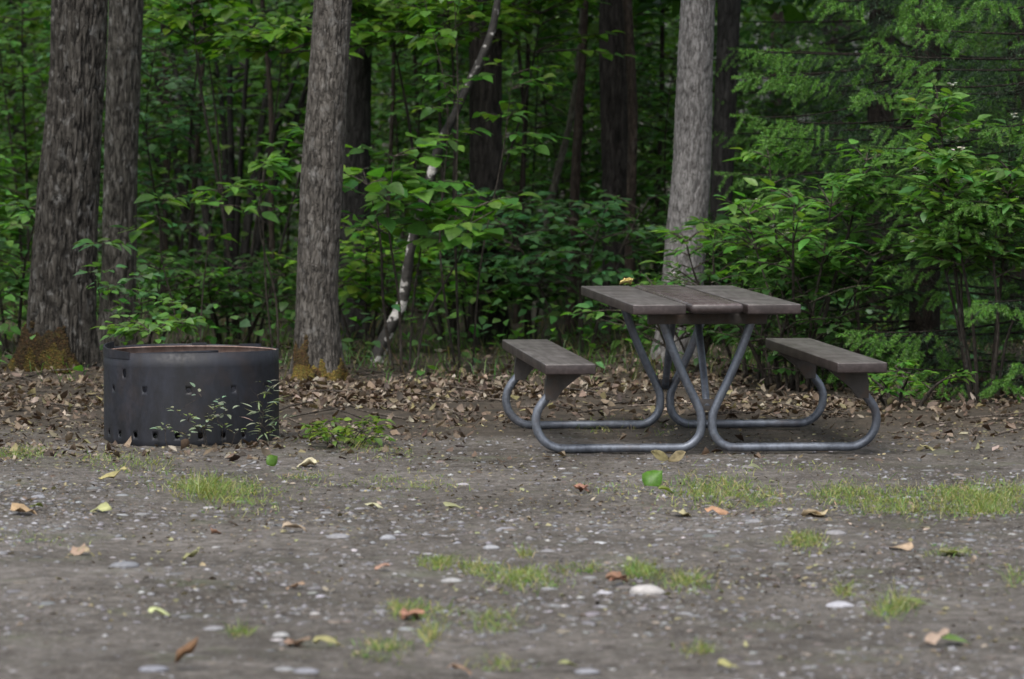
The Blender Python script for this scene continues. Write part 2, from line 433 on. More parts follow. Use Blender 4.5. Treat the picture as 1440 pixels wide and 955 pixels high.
LIT = [(.125, .092, .064), (.18, .14, .10), (.085, .059, .041), (.28, .235, .185), (.05, .037, .028), (.19, .165, .08)]
def build_litter():
    rg = RNG(4); mb = MB()
    n = 66000; x, y = scatter(rg, n, 18.2, 27.0, .8)
    e = litter_edge(x); t = (y - e)
    den = np.clip(.62 + t / 1.7, 0, 1) * np.clip(1.15 - (y - 22.3) / 2.2, .18, 1)
    den = den * np.clip(.22 + 4.0 * (n2(x, y, 1.3, 31, 3) - .38), .08, 1) * np.clip(.35 + 3 * (n2(x, y, 5, 33, 2) - .35), .2, 1)
    den = np.maximum(den, .035 + .16 * np.clip(1.9 - np.hypot(x - RX, y - RY) / .75, 0, 1) + .10 * (x < -1.7) * (y > 17.6) + .05 * (n2(x, y, 1.5, 77, 2) > .56))
    # bare earth under the table
    lx = (x - TX); ly = (y - TY); bare = (np.abs(lx) < 1.0) & (np.abs(ly) < .95); den = np.where(bare, den * .22, den)
    keep = (rg.uniform(0, 1, n) < den) & (np.hypot(x - RX, y - RY) > RR + .02); x, y = x[keep], y[keep]; k = len(x)
    lift = rg.uniform(.003, .035, k) * np.clip((y - litter_edge(x)) / 1.5, .15, 1)
    P = np.stack([x, y, ground_z(x, y) + lift], 1)
    a = rg.uniform(0, 2 * PI, k)
    D = np.stack([np.cos(a), np.sin(a), rg.normal(0, .28, k)], 1)
    N = np.stack([rg.normal(0, .38, k), rg.normal(-.1, .38, k), np.ones(k)], 1)
    L = .018 + .050 * rg.uniform(0, 1, k) ** 1.3
    leaves(mb, P, D, N, L, L * rg.uniform(.4, .85, k), rg.uniform(-.4, .8, k), rg.uniform(-1.7, 1.7, k),
           pal(rg, k, LIT, [.30, .22, .18, .12, .13, .05], hue=.035), rg.uniform(-1.0, 1.4, k))
    # crumbs of leaf and bark on the pad
    n = 24000; x, y = scatter(rg, n, 10.3, 20.5); keep = rg.uniform(0, 1, n) < np.clip(.15 + 2.2 * (n2(x, y, 1.0, 61, 2) - .38) + .25 * (y - 15) / 4, .05, 1); x, y = x[keep], y[keep]; k = len(x)
    a = rg.uniform(0, 2 * PI, k); L = .005 + .026 * rg.uniform(0, 1, k) ** 2
    leaves(mb, np.stack([x, y, ground_z(x, y) + .004], 1), np.stack([np.cos(a), np.sin(a), rg.normal(0, .15, k)], 1), np.stack([rg.normal(0, .3, k), rg.normal(0, .3, k), np.ones(k)], 1), L, L * rg.uniform(.3, .8, k), .3, rg.uniform(-1, 1, k), pal(rg, k, LIT + [(.30, .27, .15), (.26, .26, .13)], hue=.035))
    tag(mb.build('leaf_litter', M_LITTER), 'dry brown curled leaves covering the ground at the edge of the woods', 'leaf litter', kind='stuff')
    # sticks
    mb = MB()
    for i in range(330):
        x0, y0 = scatter(rg, 1, 19.6, 27, .3); a = rg.uniform(0, PI); L = rg.uniform(.1, .5)
        if abs(x0[0] - TX) < 1.1 and y0[0] < 20.6: continue
        if math.hypot(x0[0] - RX, y0[0] - RY) < .75: continue
        q = np.array([[x0[0] + math.cos(a) * L * t + rg.normal(0, .015), y0[0] + math.sin(a) * L * t, 0] for t in (0, .5, 1)])
        q[:, 2] = ground_z(q[:, 0], q[:, 1]) + .012 + np.array([0, .02, .03]) * rg.uniform(0, 1)
        tube(mb, q, [.006, .005, .003], 5, .15, np.array((1, 1, 1)) * rg.uniform(.8, 2.5))
    tag(mb.build('twig_litter', M_STEM), 'thin dead sticks lying among the dry leaves', 'sticks', kind='stuff')
build_litter()

def blades(mb, rg, P, H, Wd, lean, C):
    n = len(P); a = rg.uniform(0, 2 * PI, n); d = np.stack([np.cos(a), np.sin(a), np.zeros(n)], 1)
    b = rg.uniform(0, 2 * PI, n); s = np.stack([np.cos(b), np.sin(b), np.zeros(n)], 1)
    up = np.array([0, 0, 1.0]); H = H[:, None]; Wd = Wd[:, None]; ln = lean[:, None]
    p1 = P + up * H * .55 + d * H * ln * .35; p2 = P + up * H * (1 - .35 * ln) + d * H * ln
    V = np.stack([P - s * Wd * .5, P + s * Wd * .5, p1 + s * Wd * .42, p1 - s * Wd * .42, p2], 1)
    o = (np.arange(n) * 5)[:, None, None]
    mb.add(V.reshape(-1, 3), [(np.array([[0, 1, 2, 3]])[None] + o).reshape(-1, 4), (np.array([[3, 2, 4]])[None] + o).reshape(-1, 3)], np.repeat(C, 5, 0))

GRC = [(.14, .235, .055), (.22, .275, .075), (.31, .32, .12), (.095, .18, .05), (.38, .35, .21)]
G_BR = [(.105, .24, .038), (.08, .205, .038), (.135, .27, .048), (.058, .155, .033)]
G_MID = [(.085, .215, .042), (.105, .245, .052), (.06, .16, .036), (.13, .275, .06)]
G_BLU = [(.08, .19, .07), (.095, .22, .085), (.055, .15, .055), (.11, .24, .10)]
G_YEL = [(.13, .27, .03), (.11, .245, .03), (.165, .30, .04), (.075, .19, .03)]
G_DRK = [(.035, .09, .022), (.05, .115, .028), (.028, .07, .018)]

def build_grass():
    rg = RNG(6); mb = MB()
    # patches on the pad: photo pixel, half size in pixels, blades, height
    pat = [(300, 690, 70, 14, 620, .05), (290, 700, 22, 8, 170, .11), (345, 705, 60, 16, 260, .045), (180, 655, 60, 14, 260, .045), (1000, 690, 70, 18, 760, .05),
           (1060, 700, 40, 14, 240, .05), (1200, 695, 75, 14, 620, .05), (1290, 712, 90, 14, 760, .05), (1390, 695, 70, 14, 720, .055), (1400, 712, 50, 12, 420, .06),
           (1330, 690, 90, 8, 300, .04), (740, 815, 50, 13, 420, .05), (615, 792, 24, 8, 150, .05), (670, 800, 30, 8, 150, .045), (905, 808, 26, 8, 170, .055), (965, 820, 34, 9, 200, .05),
           (820, 800, 30, 6, 110, .04), (590, 865, 40, 10, 170, .045), (560, 862, 12, 6, 90, .06), (690, 878, 34, 10, 180, .055), (540, 915, 40, 12, 130, .05), (605, 895, 12, 10, 40, .10),
           (1130, 768, 28, 8, 260, .045), (340, 892, 16, 5, 60, .05), (1255, 860, 22, 14, 70, .09), (1185, 830, 10, 6, 40, .06), (1270, 850, 20, 8, 50, .05), (560, 680, 80, 12, 280, .03),
           (500, 625, 30, 9, 130, .05), (25, 640, 45, 9, 240, .04), (430, 670, 40, 8, 120, .035), (985, 915, 20, 6, 50, .05), (40, 760, 60, 8, 60, .03), (700, 930, 40, 8, 60, .05),
           (1330, 780, 40, 8, 90, .035), (540, 640, 50, 8, 120, .035), (860, 690, 60, 8, 60, .03), (740, 780, 12, 5, 40, .06), (1430, 815, 20, 12, 60, .06), (1100, 660, 120, 8, 120, .03), (870, 600, 80, 10, 150, .04)]
    for px, py, w, h, n, ht in pat:
        n = int(n * 1.9)
        g = np.array([gr(px + w * a * .95, py + h * b * 1.0) for a, b in zip(rg.standard_normal(n) * .55, rg.standard_normal(n) * .6)])
        P = np.stack([g[:, 0], g[:, 1], ground_z(g[:, 0], g[:, 1]) - .003], 1)
        kp = rg.uniform(0, 1, n) < np.clip(.35 + 3.2 * (n2(g[:, 0], g[:, 1], 9, 95, 2) - .38), .08, 1); g = g[kp]; P = P[kp]; n = len(g)
        k = rg.uniform(.45, 1.25, n)
        k = k * (.35 + 1.1 * n2(g[:, 0], g[:, 1], 14, 91, 2))
        blades(mb, rg, P, ht * k, rg.uniform(.0018, .0038, n), rg.uniform(.2, 2.3, n), pal(rg, n, GRC, [.22, .25, .22, .13, .18]))
        m = n // 5
        if m:
            i = rg.integers(0, n, m); a = rg.uniform(0, 2 * PI, m); l = rg.uniform(.008, .022, m)
            leaves(mb, P[i] + rg.normal(0, .015, (m, 3)) * [1, 1, 0] + np.array([0, 0, .006]), np.stack([np.cos(a), np.sin(a), rg.uniform(0, .6, m)], 1), np.tile([0, -.2, 1.0], (m, 1)), l, l * .7, .2, .3, pal(rg, m, [(.10, .2, .05), (.2, .25, .07), (.3, .27, .14)]))
    tag(mb.build('grass', M_GRASS), 'short yellow green grass tufts growing through the gravel', 'grass', kind='stuff')
    # woods floor: taller grass and seedlings
    mb = MB(); n = 30000
    x, y = scatter(rg, n, 22.4, 38, 1.2)
    keep = rg.uniform(0, 1, n) < np.clip((y - 22.6) / 2.2, 0, 1) * np.clip(.2 + 2.2 * (n2(x, y, .9, 41, 2) - .33), .05, 1)
    x, y = x[keep], y[keep]; k = len(x)
    P = np.stack([x, y, ground_z(x, y)], 1)
    blades(mb, rg, P, rg.uniform(.03, .19, k), rg.uniform(.003, .008, k), rg.uniform(.2, 1.1, k),
           pal(rg, k, [(.07, .16, .03), (.11, .22, .045), (.22, .19, .10), (.05, .11, .025)], [.32, .26, .24, .18]))
    n = 22000; x, y = scatter(rg, n, 22.8, 40, 1.5)
    keep = rg.uniform(0, 1, n) < np.clip((y - 23.2) / 3, 0, 1) * np.clip(.1 + 2.4 * (n2(x, y, .8, 51, 2) - .35), .05, 1)
    x, y = x[keep], y[keep]; k = len(x); a = rg.uniform(0, 2 * PI, k)
    P = np.stack([x, y, ground_z(x, y) + rg.uniform(.05, .42, k)], 1)
    D = np.stack([np.cos(a), np.sin(a), rg.normal(-.1, .25, k)], 1); N = np.stack([rg.normal(0, .3, k), rg.normal(-.3, .3, k), np.ones(k)], 1)
    L = rg.uniform(.05, .10, k)
    leaves(mb, P, D, N, L, L * rg.uniform(.5, .8, k), rg.uniform(0, .3, k), rg.uniform(.1, .8, k), pal(rg, k, G_MID + G_BLU[:2]))
    tag(mb.build('undergrowth', M_LEAF), 'low grass and seedlings covering the shaded floor of the woods', 'undergrowth', kind='stuff')
build_grass()

# ------------------------------------------------------------------ picnic table
def box(mb, c, s, col=(1, 1, 1), bev=.006, taper=None):
    import bmesh
    bm = bmesh.new(); bmesh.ops.create_cube(bm, size=1)
    for v in bm.verts: v.co = (v.co.x * s[0], v.co.y * s[1], v.co.z * s[2])
    if bev: bmesh.ops.bevel(bm, geom=bm.edges[:], offset=bev, segments=3, affect='EDGES', profile=.5)
    bm.verts.ensure_lookup_table()
    V = np.array([v.co[:] for v in bm.verts]) + np.asarray(c)
    by = {}
    for f in bm.faces: by.setdefault(len(f.verts), []).append([v.index for v in f.verts])
    bm.free(); mb.add(V, [np.array(v) for v in by.values()], col)

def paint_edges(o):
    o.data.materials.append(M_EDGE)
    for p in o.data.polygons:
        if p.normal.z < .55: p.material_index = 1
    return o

def build_table():
    t = empty('picnic_table', (TX, TY, 0), 'brown plank picnic table with two attached benches on bent grey tube legs', 'picnic table', rz=TH)
    A, L, ZT, ZS, S = .370, 1.03, .669, .413, .715
    pw = (2 * A - .034) / 3
    for k in (-1, 0, 1):
        mb = MB()
        if k == 0:
            box(mb, (0, -.004, ZT - .018), (pw, 2 * L + .006, .045), bev=.019)
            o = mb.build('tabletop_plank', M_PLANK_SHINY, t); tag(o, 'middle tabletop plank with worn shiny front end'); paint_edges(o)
        else:
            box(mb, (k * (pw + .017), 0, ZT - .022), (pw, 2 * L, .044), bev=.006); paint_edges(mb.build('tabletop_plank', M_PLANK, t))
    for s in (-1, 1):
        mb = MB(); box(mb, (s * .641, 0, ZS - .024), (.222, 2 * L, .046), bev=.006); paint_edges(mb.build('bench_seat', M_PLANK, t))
    r = .0195
    for fy in (-1, 1):
        y = fy * S
        mb = MB(); box(mb, (0, y, ZT - .075), (.53, .05, .05), bev=.004); mb.build('crossbar', M_BRACKET, t)
        for s in (-1, 1):
            mb = MB(); pts = []
            pts.append((.205, .60)); pts.append((.155, .46)); pts.append((.10, .33))
            pts.append((.045, .215)); pts.append((.026, .165))
            c = (.122, .118)   # inner bend
            for a in np.radians([190, 212, 235, 255, 270]): pts.append((c[0] + .098 * math.cos(a), c[1] + .098 * math.sin(a)))
            pts += [(.25, .02), (.40, .02), (.55, .02)]
            c = (.640, .142)
            for a in np.radians([270, 290, 312, 335, 358, 380, 400]): pts.append((c[0] + .122 * math.cos(a), c[1] + .122 * math.sin(a)))
            pts += [(.690, .272), (.652, .312)]
            P = np.array([(s * p[0], y, p[1]) for p in pts])
            tube(mb, P, [r] * len(P), 16, .02); mb.build('leg', M_TUBE, t)
            # folded gusset that carries the bench
            mb = MB(); w = .026
            prof = np.array([(.545, .361), (.712, .361), (.722, .30), (.722, .238), (.676, .236), (.640, .285)])
            V = np.concatenate([np.stack([s * prof[:, 0], np.full(6, y - w), prof[:, 1]], 1), np.stack([s * prof[:, 0], np.full(6, y + w), prof[:, 1]], 1)])
            i = np.arange(6); q = np.stack([i, (i + 1) % 6, (i + 1) % 6 + 6, i + 6], 1)
            mb.add(V, [i[None], (i[::-1] + 6)[None], q]); mb.build('seat_bracket', M_BRACKET, t, smooth=False)
        mb = MB()
        tube(mb, np.array([(0, fy * (S - .002), .20), (0, fy * .56, .40), (0, fy * .36, .625)]), [.017] * 3, 14, .03); mb.build('brace', M_TUBE, t)
        mb = MB(); box(mb, (0, y, .21), (.075, .012, .05), bev=.003); mb.build('clamp_plate', M_BRACKET, t)
    return t
build_table()

# ------------------------------------------------------------------ fire ring
def build_ring():
    t = empty('fire_ring', (RX, RY, 0), 'blackened steel campfire ring with punched air holes and rusty inside', 'fire ring')
    holes = []
    for k in range(12): holes.append((2.5 + 30 * k, .253, .0115, .0115))
    for k in range(24):
        holes.append((-5 + 15 * k, .048, .0115, .0135))
    holes.append((-45, .326, .0125, .021))
    zr = [-.03, .024, .072, .23, .276, .298, .354, RH]
    br = set()
    for a, z, *_ in holes: br |= {round((a - 2.5) % 360, 3), round((a + 2.5) % 360, 3)}
    br = sorted(br); full = []
    for i, a in enumerate(br):
        b = br[(i + 1) % len(br)] + (360 if i == len(br) - 1 else 0)
        full.append(a); n = int((b - a) // 4)
        for k in range(1, n): full.append(a + (b - a) * k / n)
    full = np.array(full); n = len(full)
    def pt(a, z):
        a = np.radians(a); rr = RR * (1 + .004 * np.sin(3 * a + 1))
        return np.stack([rr * np.sin(a), -rr * np.cos(a), z + 0 * a + .004 * (z / RH) * np.sin(2 * a + .5)], -1)
    V = [pt(full, np.full(n, z)) for z in zr]; V = np.concatenate(V); quads = []; extra = []
    nv = len(V)
    for r in range(len(zr) - 1):
        for i in range(n):
            j = (i + 1) % n; a0 = full[i]; a1 = full[j] if j else full[0] + 360
            q = [r * n + i, r * n + j, (r + 1) * n + j, (r + 1) * n + i]
            h = [k for k in holes if abs(((k[0] - (a0 + a1) / 2 + 180) % 360) - 180) < .3 and zr[r] < k[1] < zr[r + 1]]
            if not h: quads.append(q); continue
            ha, hz, rx, rz = h[0]; m = 16
            th = np.radians(-135 + 360 * np.arange(m) / m)
            c = pt(ha + np.degrees(rx * np.cos(th) / RR), hz + rz * np.sin(th))
            extra.append(c); ids = list(range(nv, nv + m)); nv += m
            for s in range(4):   # sides bottom, right, top, left ; corner s at circle index s*4
                c0, c1 = q[s], q[(s + 1) % 4]; k = [ids[(s * 4 + u) % m] for u in range(5)]
                quads.append([c0, c1, k[3], k[2]]); quads.append([c1, k[4], k[3], k[3]]); quads.append([c0, k[2], k[1], k[1]]); quads.append([c0, k[1], k[0], k[0]])
    V = np.concatenate([V] + extra)
    q4 = np.array([f for f in quads if f[2] != f[3]]); q3 = np.array([f[:3] for f in quads if f[2] == f[3]])
    mb = MB(); mb.add(V, [q4, q3]); o = mb.build('ring_wall', M_RING, t)
    md = o.modifiers.new('thick', 'SOLIDIFY'); md.thickness = .006; md.offset = -1
    o.data.materials.append(M_RUST)
    # rusty liner: the inner face, an angle iron lip and the ash bed
    mb = MB(); a = np.linspace(0, 2 * PI, 97)[:-1]
    prof = [(RR - .0085, .06), (RR - .0085, RH - .006), (RR - .014, RH - .008), (RR - .014, RH - .011), (RR - .0125, RH - .011), (RR - .0125, .06)]
    P = np.concatenate([np.stack([r * np.sin(a), -r * np.cos(a), np.full(96, z)], 1) for r, z in prof])
    i = np.arange(5)[:, None]; j = np.arange(96)[None]; k = (j + 1) % 96
    mb.add(P, [np.stack([i * 96 + j, i * 96 + k, (i + 1) * 96 + k, (i + 1) * 96 + j], -1).reshape(-1, 4)])
    # keep the holes open: the liner starts above the rows of holes on the near side
    for v in mb.V[0]:
        if abs(v[2] - .06) < 1e-6: v[2] = RH - .063
    mb.build('inner_lip', M_RUST, t)
    rg = RNG(8); mb = MB(); n = 500; ang = rg.uniform(0, 2 * PI, n); rr = np.sqrt(rg.uniform(0, 1, n)) * (RR - .06)
    blobs(mb, rg, np.stack([rr * np.cos(ang), rr * np.sin(ang), .02 + rg.uniform(0, .05, n)], 1), rg.uniform(.02, .05, n), .6, pal(rg, n, [(.05, .045, .042), (.12, .11, .105), (.02, .018, .017)]), ICO1)
    mb.build('ash_bed', M_STONE, t)
    # grate hangers on the rim
    def tab(a0, a1, z0, z1, z2, rr=RR + .001, name='rim_tab'):
        mb = MB(); m = 12; aa = np.radians(np.linspace(a0, a1, m)); zt = np.linspace(z1, z2, m)
        rows = []
        for r_ in (rr, rr - .007):
            rows.append(np.stack([r_ * np.sin(aa), -r_ * np.cos(aa), np.full(m, z0)], 1)); rows.append(np.stack([r_ * np.sin(aa), -r_ * np.cos(aa), zt], 1))
        V = np.concatenate([rows[0], rows[1], rows[3], rows[2]]); fs = []
        i = np.arange(m - 1)
        for s in range(4):
            u = (s + 1) % 4; fs.append(np.stack([s * m + i, s * m + i + 1, u * m + i + 1, u * m + i], 1))
        fs.append(np.array([[0, m, 2 * m, 3 * m]])); fs.append(np.array([[m - 1, 4 * m - 1, 3 * m - 1, 2 * m - 1]]))
        mb.add(V, fs); mb.build(name, M_RING, t, smooth=False)
    tab(-112, -40, RH - .03, RH + .026, RH + .001, RR + .002)
    tab(174, 184, RH - .02, RH + .008, RH + .007, RR - .002)
    tab(130, 150, RH - .02, RH + .011, RH + .005, RR - .002)
    mb = MB(); tube(mb, np.array([(-.376, -.05, RH - .03), (-.2, .08, RH - .03), (.1, .30, RH - .03)]), [.008] * 3, 8, .05)
    mb.build('grate_bar', M_RING, t)
build_ring()

# ------------------------------------------------------------------ trees
def crown_mesh(seed, r, h, n_cl, per, size):
    rg = RNG(seed); mb = MB(); P = []
    c = norm(rg.standard_normal((n_cl, 3))) * rg.uniform(.35, 1.0, (n_cl, 1)) ** .6 * np.array([r, r, h / 2])
    sz = rg.uniform(.35, .75, n_cl) * r * .42
    for ci, s in zip(c, sz):
        q = rg.standard_normal((per, 3)) * s * np.array([.62, .62, .35]); P.append(ci + q)
    P = np.concatenate(P); n = len(P); a = rg.uniform(0, 2 * PI, n)
    D = np.stack([np.cos(a), np.sin(a), rg.normal(-.3, .4, n)], 1); N = np.stack([rg.normal(0, .45, n), rg.normal(0, .45, n), np.ones(n)], 1)
    L = size * rg.uniform(.6, 1.3, n)
    leafcards(mb, P, D, N, L, L * .75, pal(rg, n, [(.055, .13, .025), (.08, .17, .03), (.035, .09, .022)]))
    o = mb.build('crown', M_LEAF); me = o.data; bpy.data.objects.remove(o); return me
CROWNS = [crown_mesh(100 + i, 2.1, 6.0, 46, 38, .22) for i in range(3)]
_cr = [0]

def tree(name, pts, matl, label, cat='tree', group=None, seg=48, amp=.006, fr=24, zs=.16, flare=.35, moss=0, top=13.5, moss_side=0.0, moss_tint=1.0, crown=True, tint=(1, 1, 1), contrast=.5, crown_at=None, limbs=()):
    """pts: (x, y, z, r) along the seen trunk; carried on upward to the crown"""
    pts = np.array(pts, float); base = np.array([pts[0, 0], pts[0, 1], 0.0])
    t = empty(name, base, label, cat, group)
    P = pts[:, :3] - base; R = pts[:, 3]
    d = norm((P[-1] - P[-2])[None])[0]; d = norm((d * .5 + np.array([0, 0, 1.0]))[None])[0]
    up1 = P[-1] + d * (top - P[-1, 2]) * .45; up2 = P[-1] + d * (top - P[-1, 2]) + np.array([.15, .1, 0])
    Pv, Rv = resample(P, R, .018 if seg >= 100 else (.03 if seg >= 40 else .07))
    Pu, Ru = resample(np.array([P[-1], up1, up2]), [R[-1], R[-1] * .8, R[-1] * .25], .35)
    PP = np.concatenate([Pv, Pu[1:]]); RR_ = np.concatenate([Rv, Ru[1:]])
    s = abs(hash(tuple(np.round(pts[0], 3)))) % 9000
    rg = RNG(int(s) + 5)
    def disp(V, C, a, rr):
        q = V * np.array([fr, fr, fr * zs])
        n = fbm(q, int(s), 3); g = np.clip(np.abs(2 * n - 1) / .16, 0, 1); fine = fbm(V * np.array([70, 70, 26]), int(s) + 4, 2)
        big = fbm(V * np.array([5, 5, 1.6]), int(s) + 9, 2) - .5
        z = V[..., 2]
        fl = flare * np.exp(-np.maximum(z, 0) / .16) * rr * (1 + .9 * np.sin(a * 5 + s)[None] * np.exp(-np.maximum(z, 0) / .3))
        dr = (g - .7) * amp * 1.3 + (fine - .5) * amp * .5 + big * rr * .22 + fl
        cv = np.asarray(tint)[None, None] * (1.08 - contrast * .85 * (1 - g) + contrast * .75 * (fine - .5))[..., None] * (1 + .25 * (fbm(V * 3.0, int(s) + 3, 2) - .5))[..., None]
        return dr, cv
    mb = MB(); PP[0, 2] -= .05
    tube(mb, PP, RR_, seg, raw=True, disp=disp)
    for (z0, ang, ln, rad) in limbs:
        i = int(np.argmin(np.abs(PP[:, 2] - z0))); b = PP[i]
        dv = np.array([math.cos(ang), math.sin(ang), .35])
        tube(mb, np.array([b, b + dv * ln * .5 + [0, 0, -.02], b + dv * ln + [0, 0, .1]]), [rad, rad * .7, rad * .3], 8, .06, np.asarray(tint) * .8)
    if crown:
        for k in range(4):
            a = k * 1.7 + s; b = PP[-1] * .0 + up1 + (up2 - up1) * (k * .2)
            tube(mb, np.array([b, b + np.array([math.cos(a), math.sin(a), .9]) * .9, b + np.array([math.cos(a), math.sin(a), .8]) * 1.9]), [R[-1] * .4, R[-1] * .25, .01], 6, .3)
    mb.build('trunk', matl, t)
    if crown:
        o = bpy.data.objects.new('crown', CROWNS[_cr[0] % 3]); COL.objects.link(o); o.parent = t; _cr[0] += 1
        c = up1 * .15 + up2 * .85
        o.location = c if crown_at is None else crown_at; o.rotation_euler = (0, 0, s * .7); o.scale = [rg.uniform(.9, 1.15)] * 3
    if moss:
        mb = MB(); n = int(26000 * moss)
        z = rg.uniform(0, .30, n); a = rg.normal(-PI / 2 + moss_side, .75, n)
        cov = fbm(np.stack([np.cos(a) * 1.6 + s, np.sin(a) * 1.6, z * 5], 1), 7, 3) * 1.5 - .05 - z * 1.9 - .22 * np.abs(a + PI / 2 - moss_side)
        keep = (cov > .36) & (rg.uniform(0, 1, n) < (cov - .34) * 9); z, a, cov = z[keep], a[keep], cov[keep]; n = len(z)
        cx = np.interp(z, PP[:, 2], PP[:, 0]); cy = np.interp(z, PP[:, 2], PP[:, 1]); r = np.interp(z, PP[:, 2], RR_)
        r = r * (1 + flare * np.exp(-z / .16) * (1 + .9 * np.sin((a - PI) * 5 + s) * np.exp(-z / .3))) + amp * .2 + np.clip(cov - .36, 0, .3) * .05 * rg.uniform(.2, 1, n)
        Q = np.stack([cx + r * np.cos(a), cy + r * np.sin(a), z + ground_z(cx + base[0], cy + base[1])], 1)
        mc = np.where((fbm(Q * 14, 3, 2) + (.10 - z) * 1.6 > .5)[:, None], pal(rg, n, [(.105, .076, .020), (.078, .062, .019), (.14, .10, .025)]), pal(rg, n, [(.055, .036, .016), (.038, .028, .014), (.075, .048, .018)]))
        blobs(mb, rg, Q, rg.uniform(.003, .0085, n), .8, mc * moss_tint, ICO1, .3)
        mb.build('moss', M_MOSS, t)
    return t

def P4(px, py, d, wpx): p = at(px, py, d); return (p[0], p[1], max(p[2], 0), wpx * .5 * d / F)
def trunk_px(d, lst):
    out = [P4(px, py, d, w) for px, py, w in lst]
    b = out[0]; out[0] = (b[0], b[1], 0.0, b[3]); return out

tree('broadleaf_tree', trunk_px(24.3, [(84, 530, 100), (88, 400, 92), (97, 250, 84), (107, 100, 76), (113, -30, 74)]), M_BARK_DEEP,
     'largest tree trunk, dark deeply furrowed bark, mossy foot left of the fire ring', seg=260, moss_side=-.35, moss_tint=.55, amp=.015, fr=38, zs=.17, moss=1.0, tint=(.30, .288, .276), contrast=1.0, flare=.3, limbs=())
tree('broadleaf_tree', trunk_px(25.6, [(164, 506, 50), (167, 380, 46), (171, 200, 46), (177, 0, 48), (178, -40, 47)]), M_BARK_DEEP,
     'slimmer grey furrowed trunk just right of the largest trunk, behind the fire ring', seg=140, amp=.009, fr=44, zs=.2, tint=(.45, .442, .432), contrast=.95)
tree('broadleaf_tree', trunk_px(23.5, [(447, 541, 64), (446, 420, 58), (451, 280, 57), (460, 130, 55), (469, -30, 54)]), M_BARK_GREY,
     'straight grey trunk with orange moss on its foot, right of the fire ring', seg=180, amp=.008, fr=46, zs=.26, moss=1.1, tint=(.43, .418, .405), contrast=.85, flare=.28)
tree('broadleaf_tree', trunk_px(28, [(498, 482, 42), (499, 300, 40), (502, 100, 40), (505, -30, 42)]), M_BARK_DARK,
     'dark trunk partly hidden behind the straight grey trunk with orange moss', seg=70, amp=.008, fr=34, tint=(1, 1, 1))
tree('broadleaf_tree', trunk_px(25.2, [(948, 514, 62), (958, 430, 60), (966, 330, 56), (973, 200, 52), (980, 60, 49), (983, -40, 48)]), M_BARK_PALE,
     'pale grey straight trunk standing directly behind the picnic table', seg=150, amp=.005, fr=44, zs=.3, tint=(.56, .555, .555), contrast=.7, flare=.25)
# leaning patchy birch
lean = [(528, 512, 20), (540, 478, 17), (566, 425, 15), (572, 385, 14), (582, 330, 13), (604, 255, 13), (618, 205, 13), (640, 160, 11), (654, 128, 12), (688, 55, 11), (705, -25, 10)]
tree('leaning_birch', trunk_px(25.4, lean), M_BIRCH, 'thin leaning birch with white patches on dark bark, curving up to the right', seg=40, amp=.003, fr=40, contrast=.2, top=6.5, flare=.2, crown=True,
     limbs=())
tree('broadleaf_tree', trunk_px(27.8, [(686, 483, 50), (684, 250, 44), (683, 60, 44), (683, -30, 44)]), M_BARK_DARK, 'black wide trunk deep in the woods behind the top of the leaning birch', seg=60, amp=.012, fr=26, tint=(1.1, 1, .95))
tree('broadleaf_tree', trunk_px(28.9, [(868, 475, 40), (866, 250, 38), (864, 100, 40), (862, -30, 40)]), M_BARK_DARK, 'broad black trunk deep in the woods left of the pale grey trunk', seg=60, amp=.012, fr=26, tint=(1.2, 1.1, 1.05))
tree('thin_tree', trunk_px(28.0, [(884, 480, 15), (885, 350, 14), (890, 180, 14), (884, 40, 13), (880, -30, 13)]), M_STEM, 'thin crooked dark stem in front of the broad black trunk', seg=24, amp=.004, top=5.5, tint=(.9, .8, .75), crown=True)
tree('thin_tree', trunk_px(28.9, [(803, 470, 15), (806, 330, 14), (813, 180, 12), (821, 50, 10), (824, -30, 9)]), M_STEM, 'thin straight dark stem left of the broad black trunk', seg=24, amp=.003, top=5.0, tint=(1.0, .9, .85))
tree('thin_tree', trunk_px(30, [(756, 445, 15), (762, 340, 13), (782, 250, 10), (800, 180, 8), (812, 100, 8), (822, -30, 6)]), M_BARK_GREY, 'thin grey stem slanting across the straight thin dark stem', seg=20, amp=.002, top=4.5, tint=(.8, .8, .72))
tree('broadleaf_tree', trunk_px(27.5, [(1010, 486, 30), (1014, 300, 30), (1020, 150, 32), (1026, -30, 33)]), M_BARK_DARK, 'dark trunk tight on the right of the pale grey trunk', seg=50, amp=.006)
tree('broadleaf_tree', trunk_px(33.5, [(1080, 440, 18), (1086, 300, 17), (1091, 150, 18), (1093, -30, 18)]), M_BARK_RED, 'narrow reddish brown trunk half hidden by the spruce tips', seg=40, amp=.004)
tree('birch_tree', trunk_px(36, [(1140, 430, 22), (1150, 300, 22), (1158, 180, 20), (1164, 80, 18), (1168, -40, 17)]), M_BIRCH, 'narrow white barked trunk showing at the top behind the spruce', seg=36, amp=.002, contrast=.2)
tree('broadleaf_tree', trunk_px(34.6, [(1160, 430, 36), (1168, 250, 36), (1178, 80, 34), (1182, -40, 34)]), M_BARK_DARK, 'dark trunk beside the narrow white barked trunk behind the spruce', seg=44, amp=.006, tint=(1.5, 1.35, 1.35))
# deep background trunks
rg = RNG(77)
for px, d, w in ((20, 38, 26), (235, 40, 20), (300, 44, 24), (385, 42, 18), (560, 43, 22), (625, 40, 14), (735, 45, 24), (775, 41, 16), (930, 44, 20), (1120, 42, 18), (1250, 40, 26), (1380, 38, 30)):
    l = rg.normal(0, 14)
    tree('broadleaf_tree', trunk_px(d, [(px, 400, w), (px + l * .5, 200, w), (px + l, -30, w)]), M_BARK_DARK, 'dark slender trunk far back in the woods', group='trunks far back in the woods', seg=24, amp=.006, fr=26)

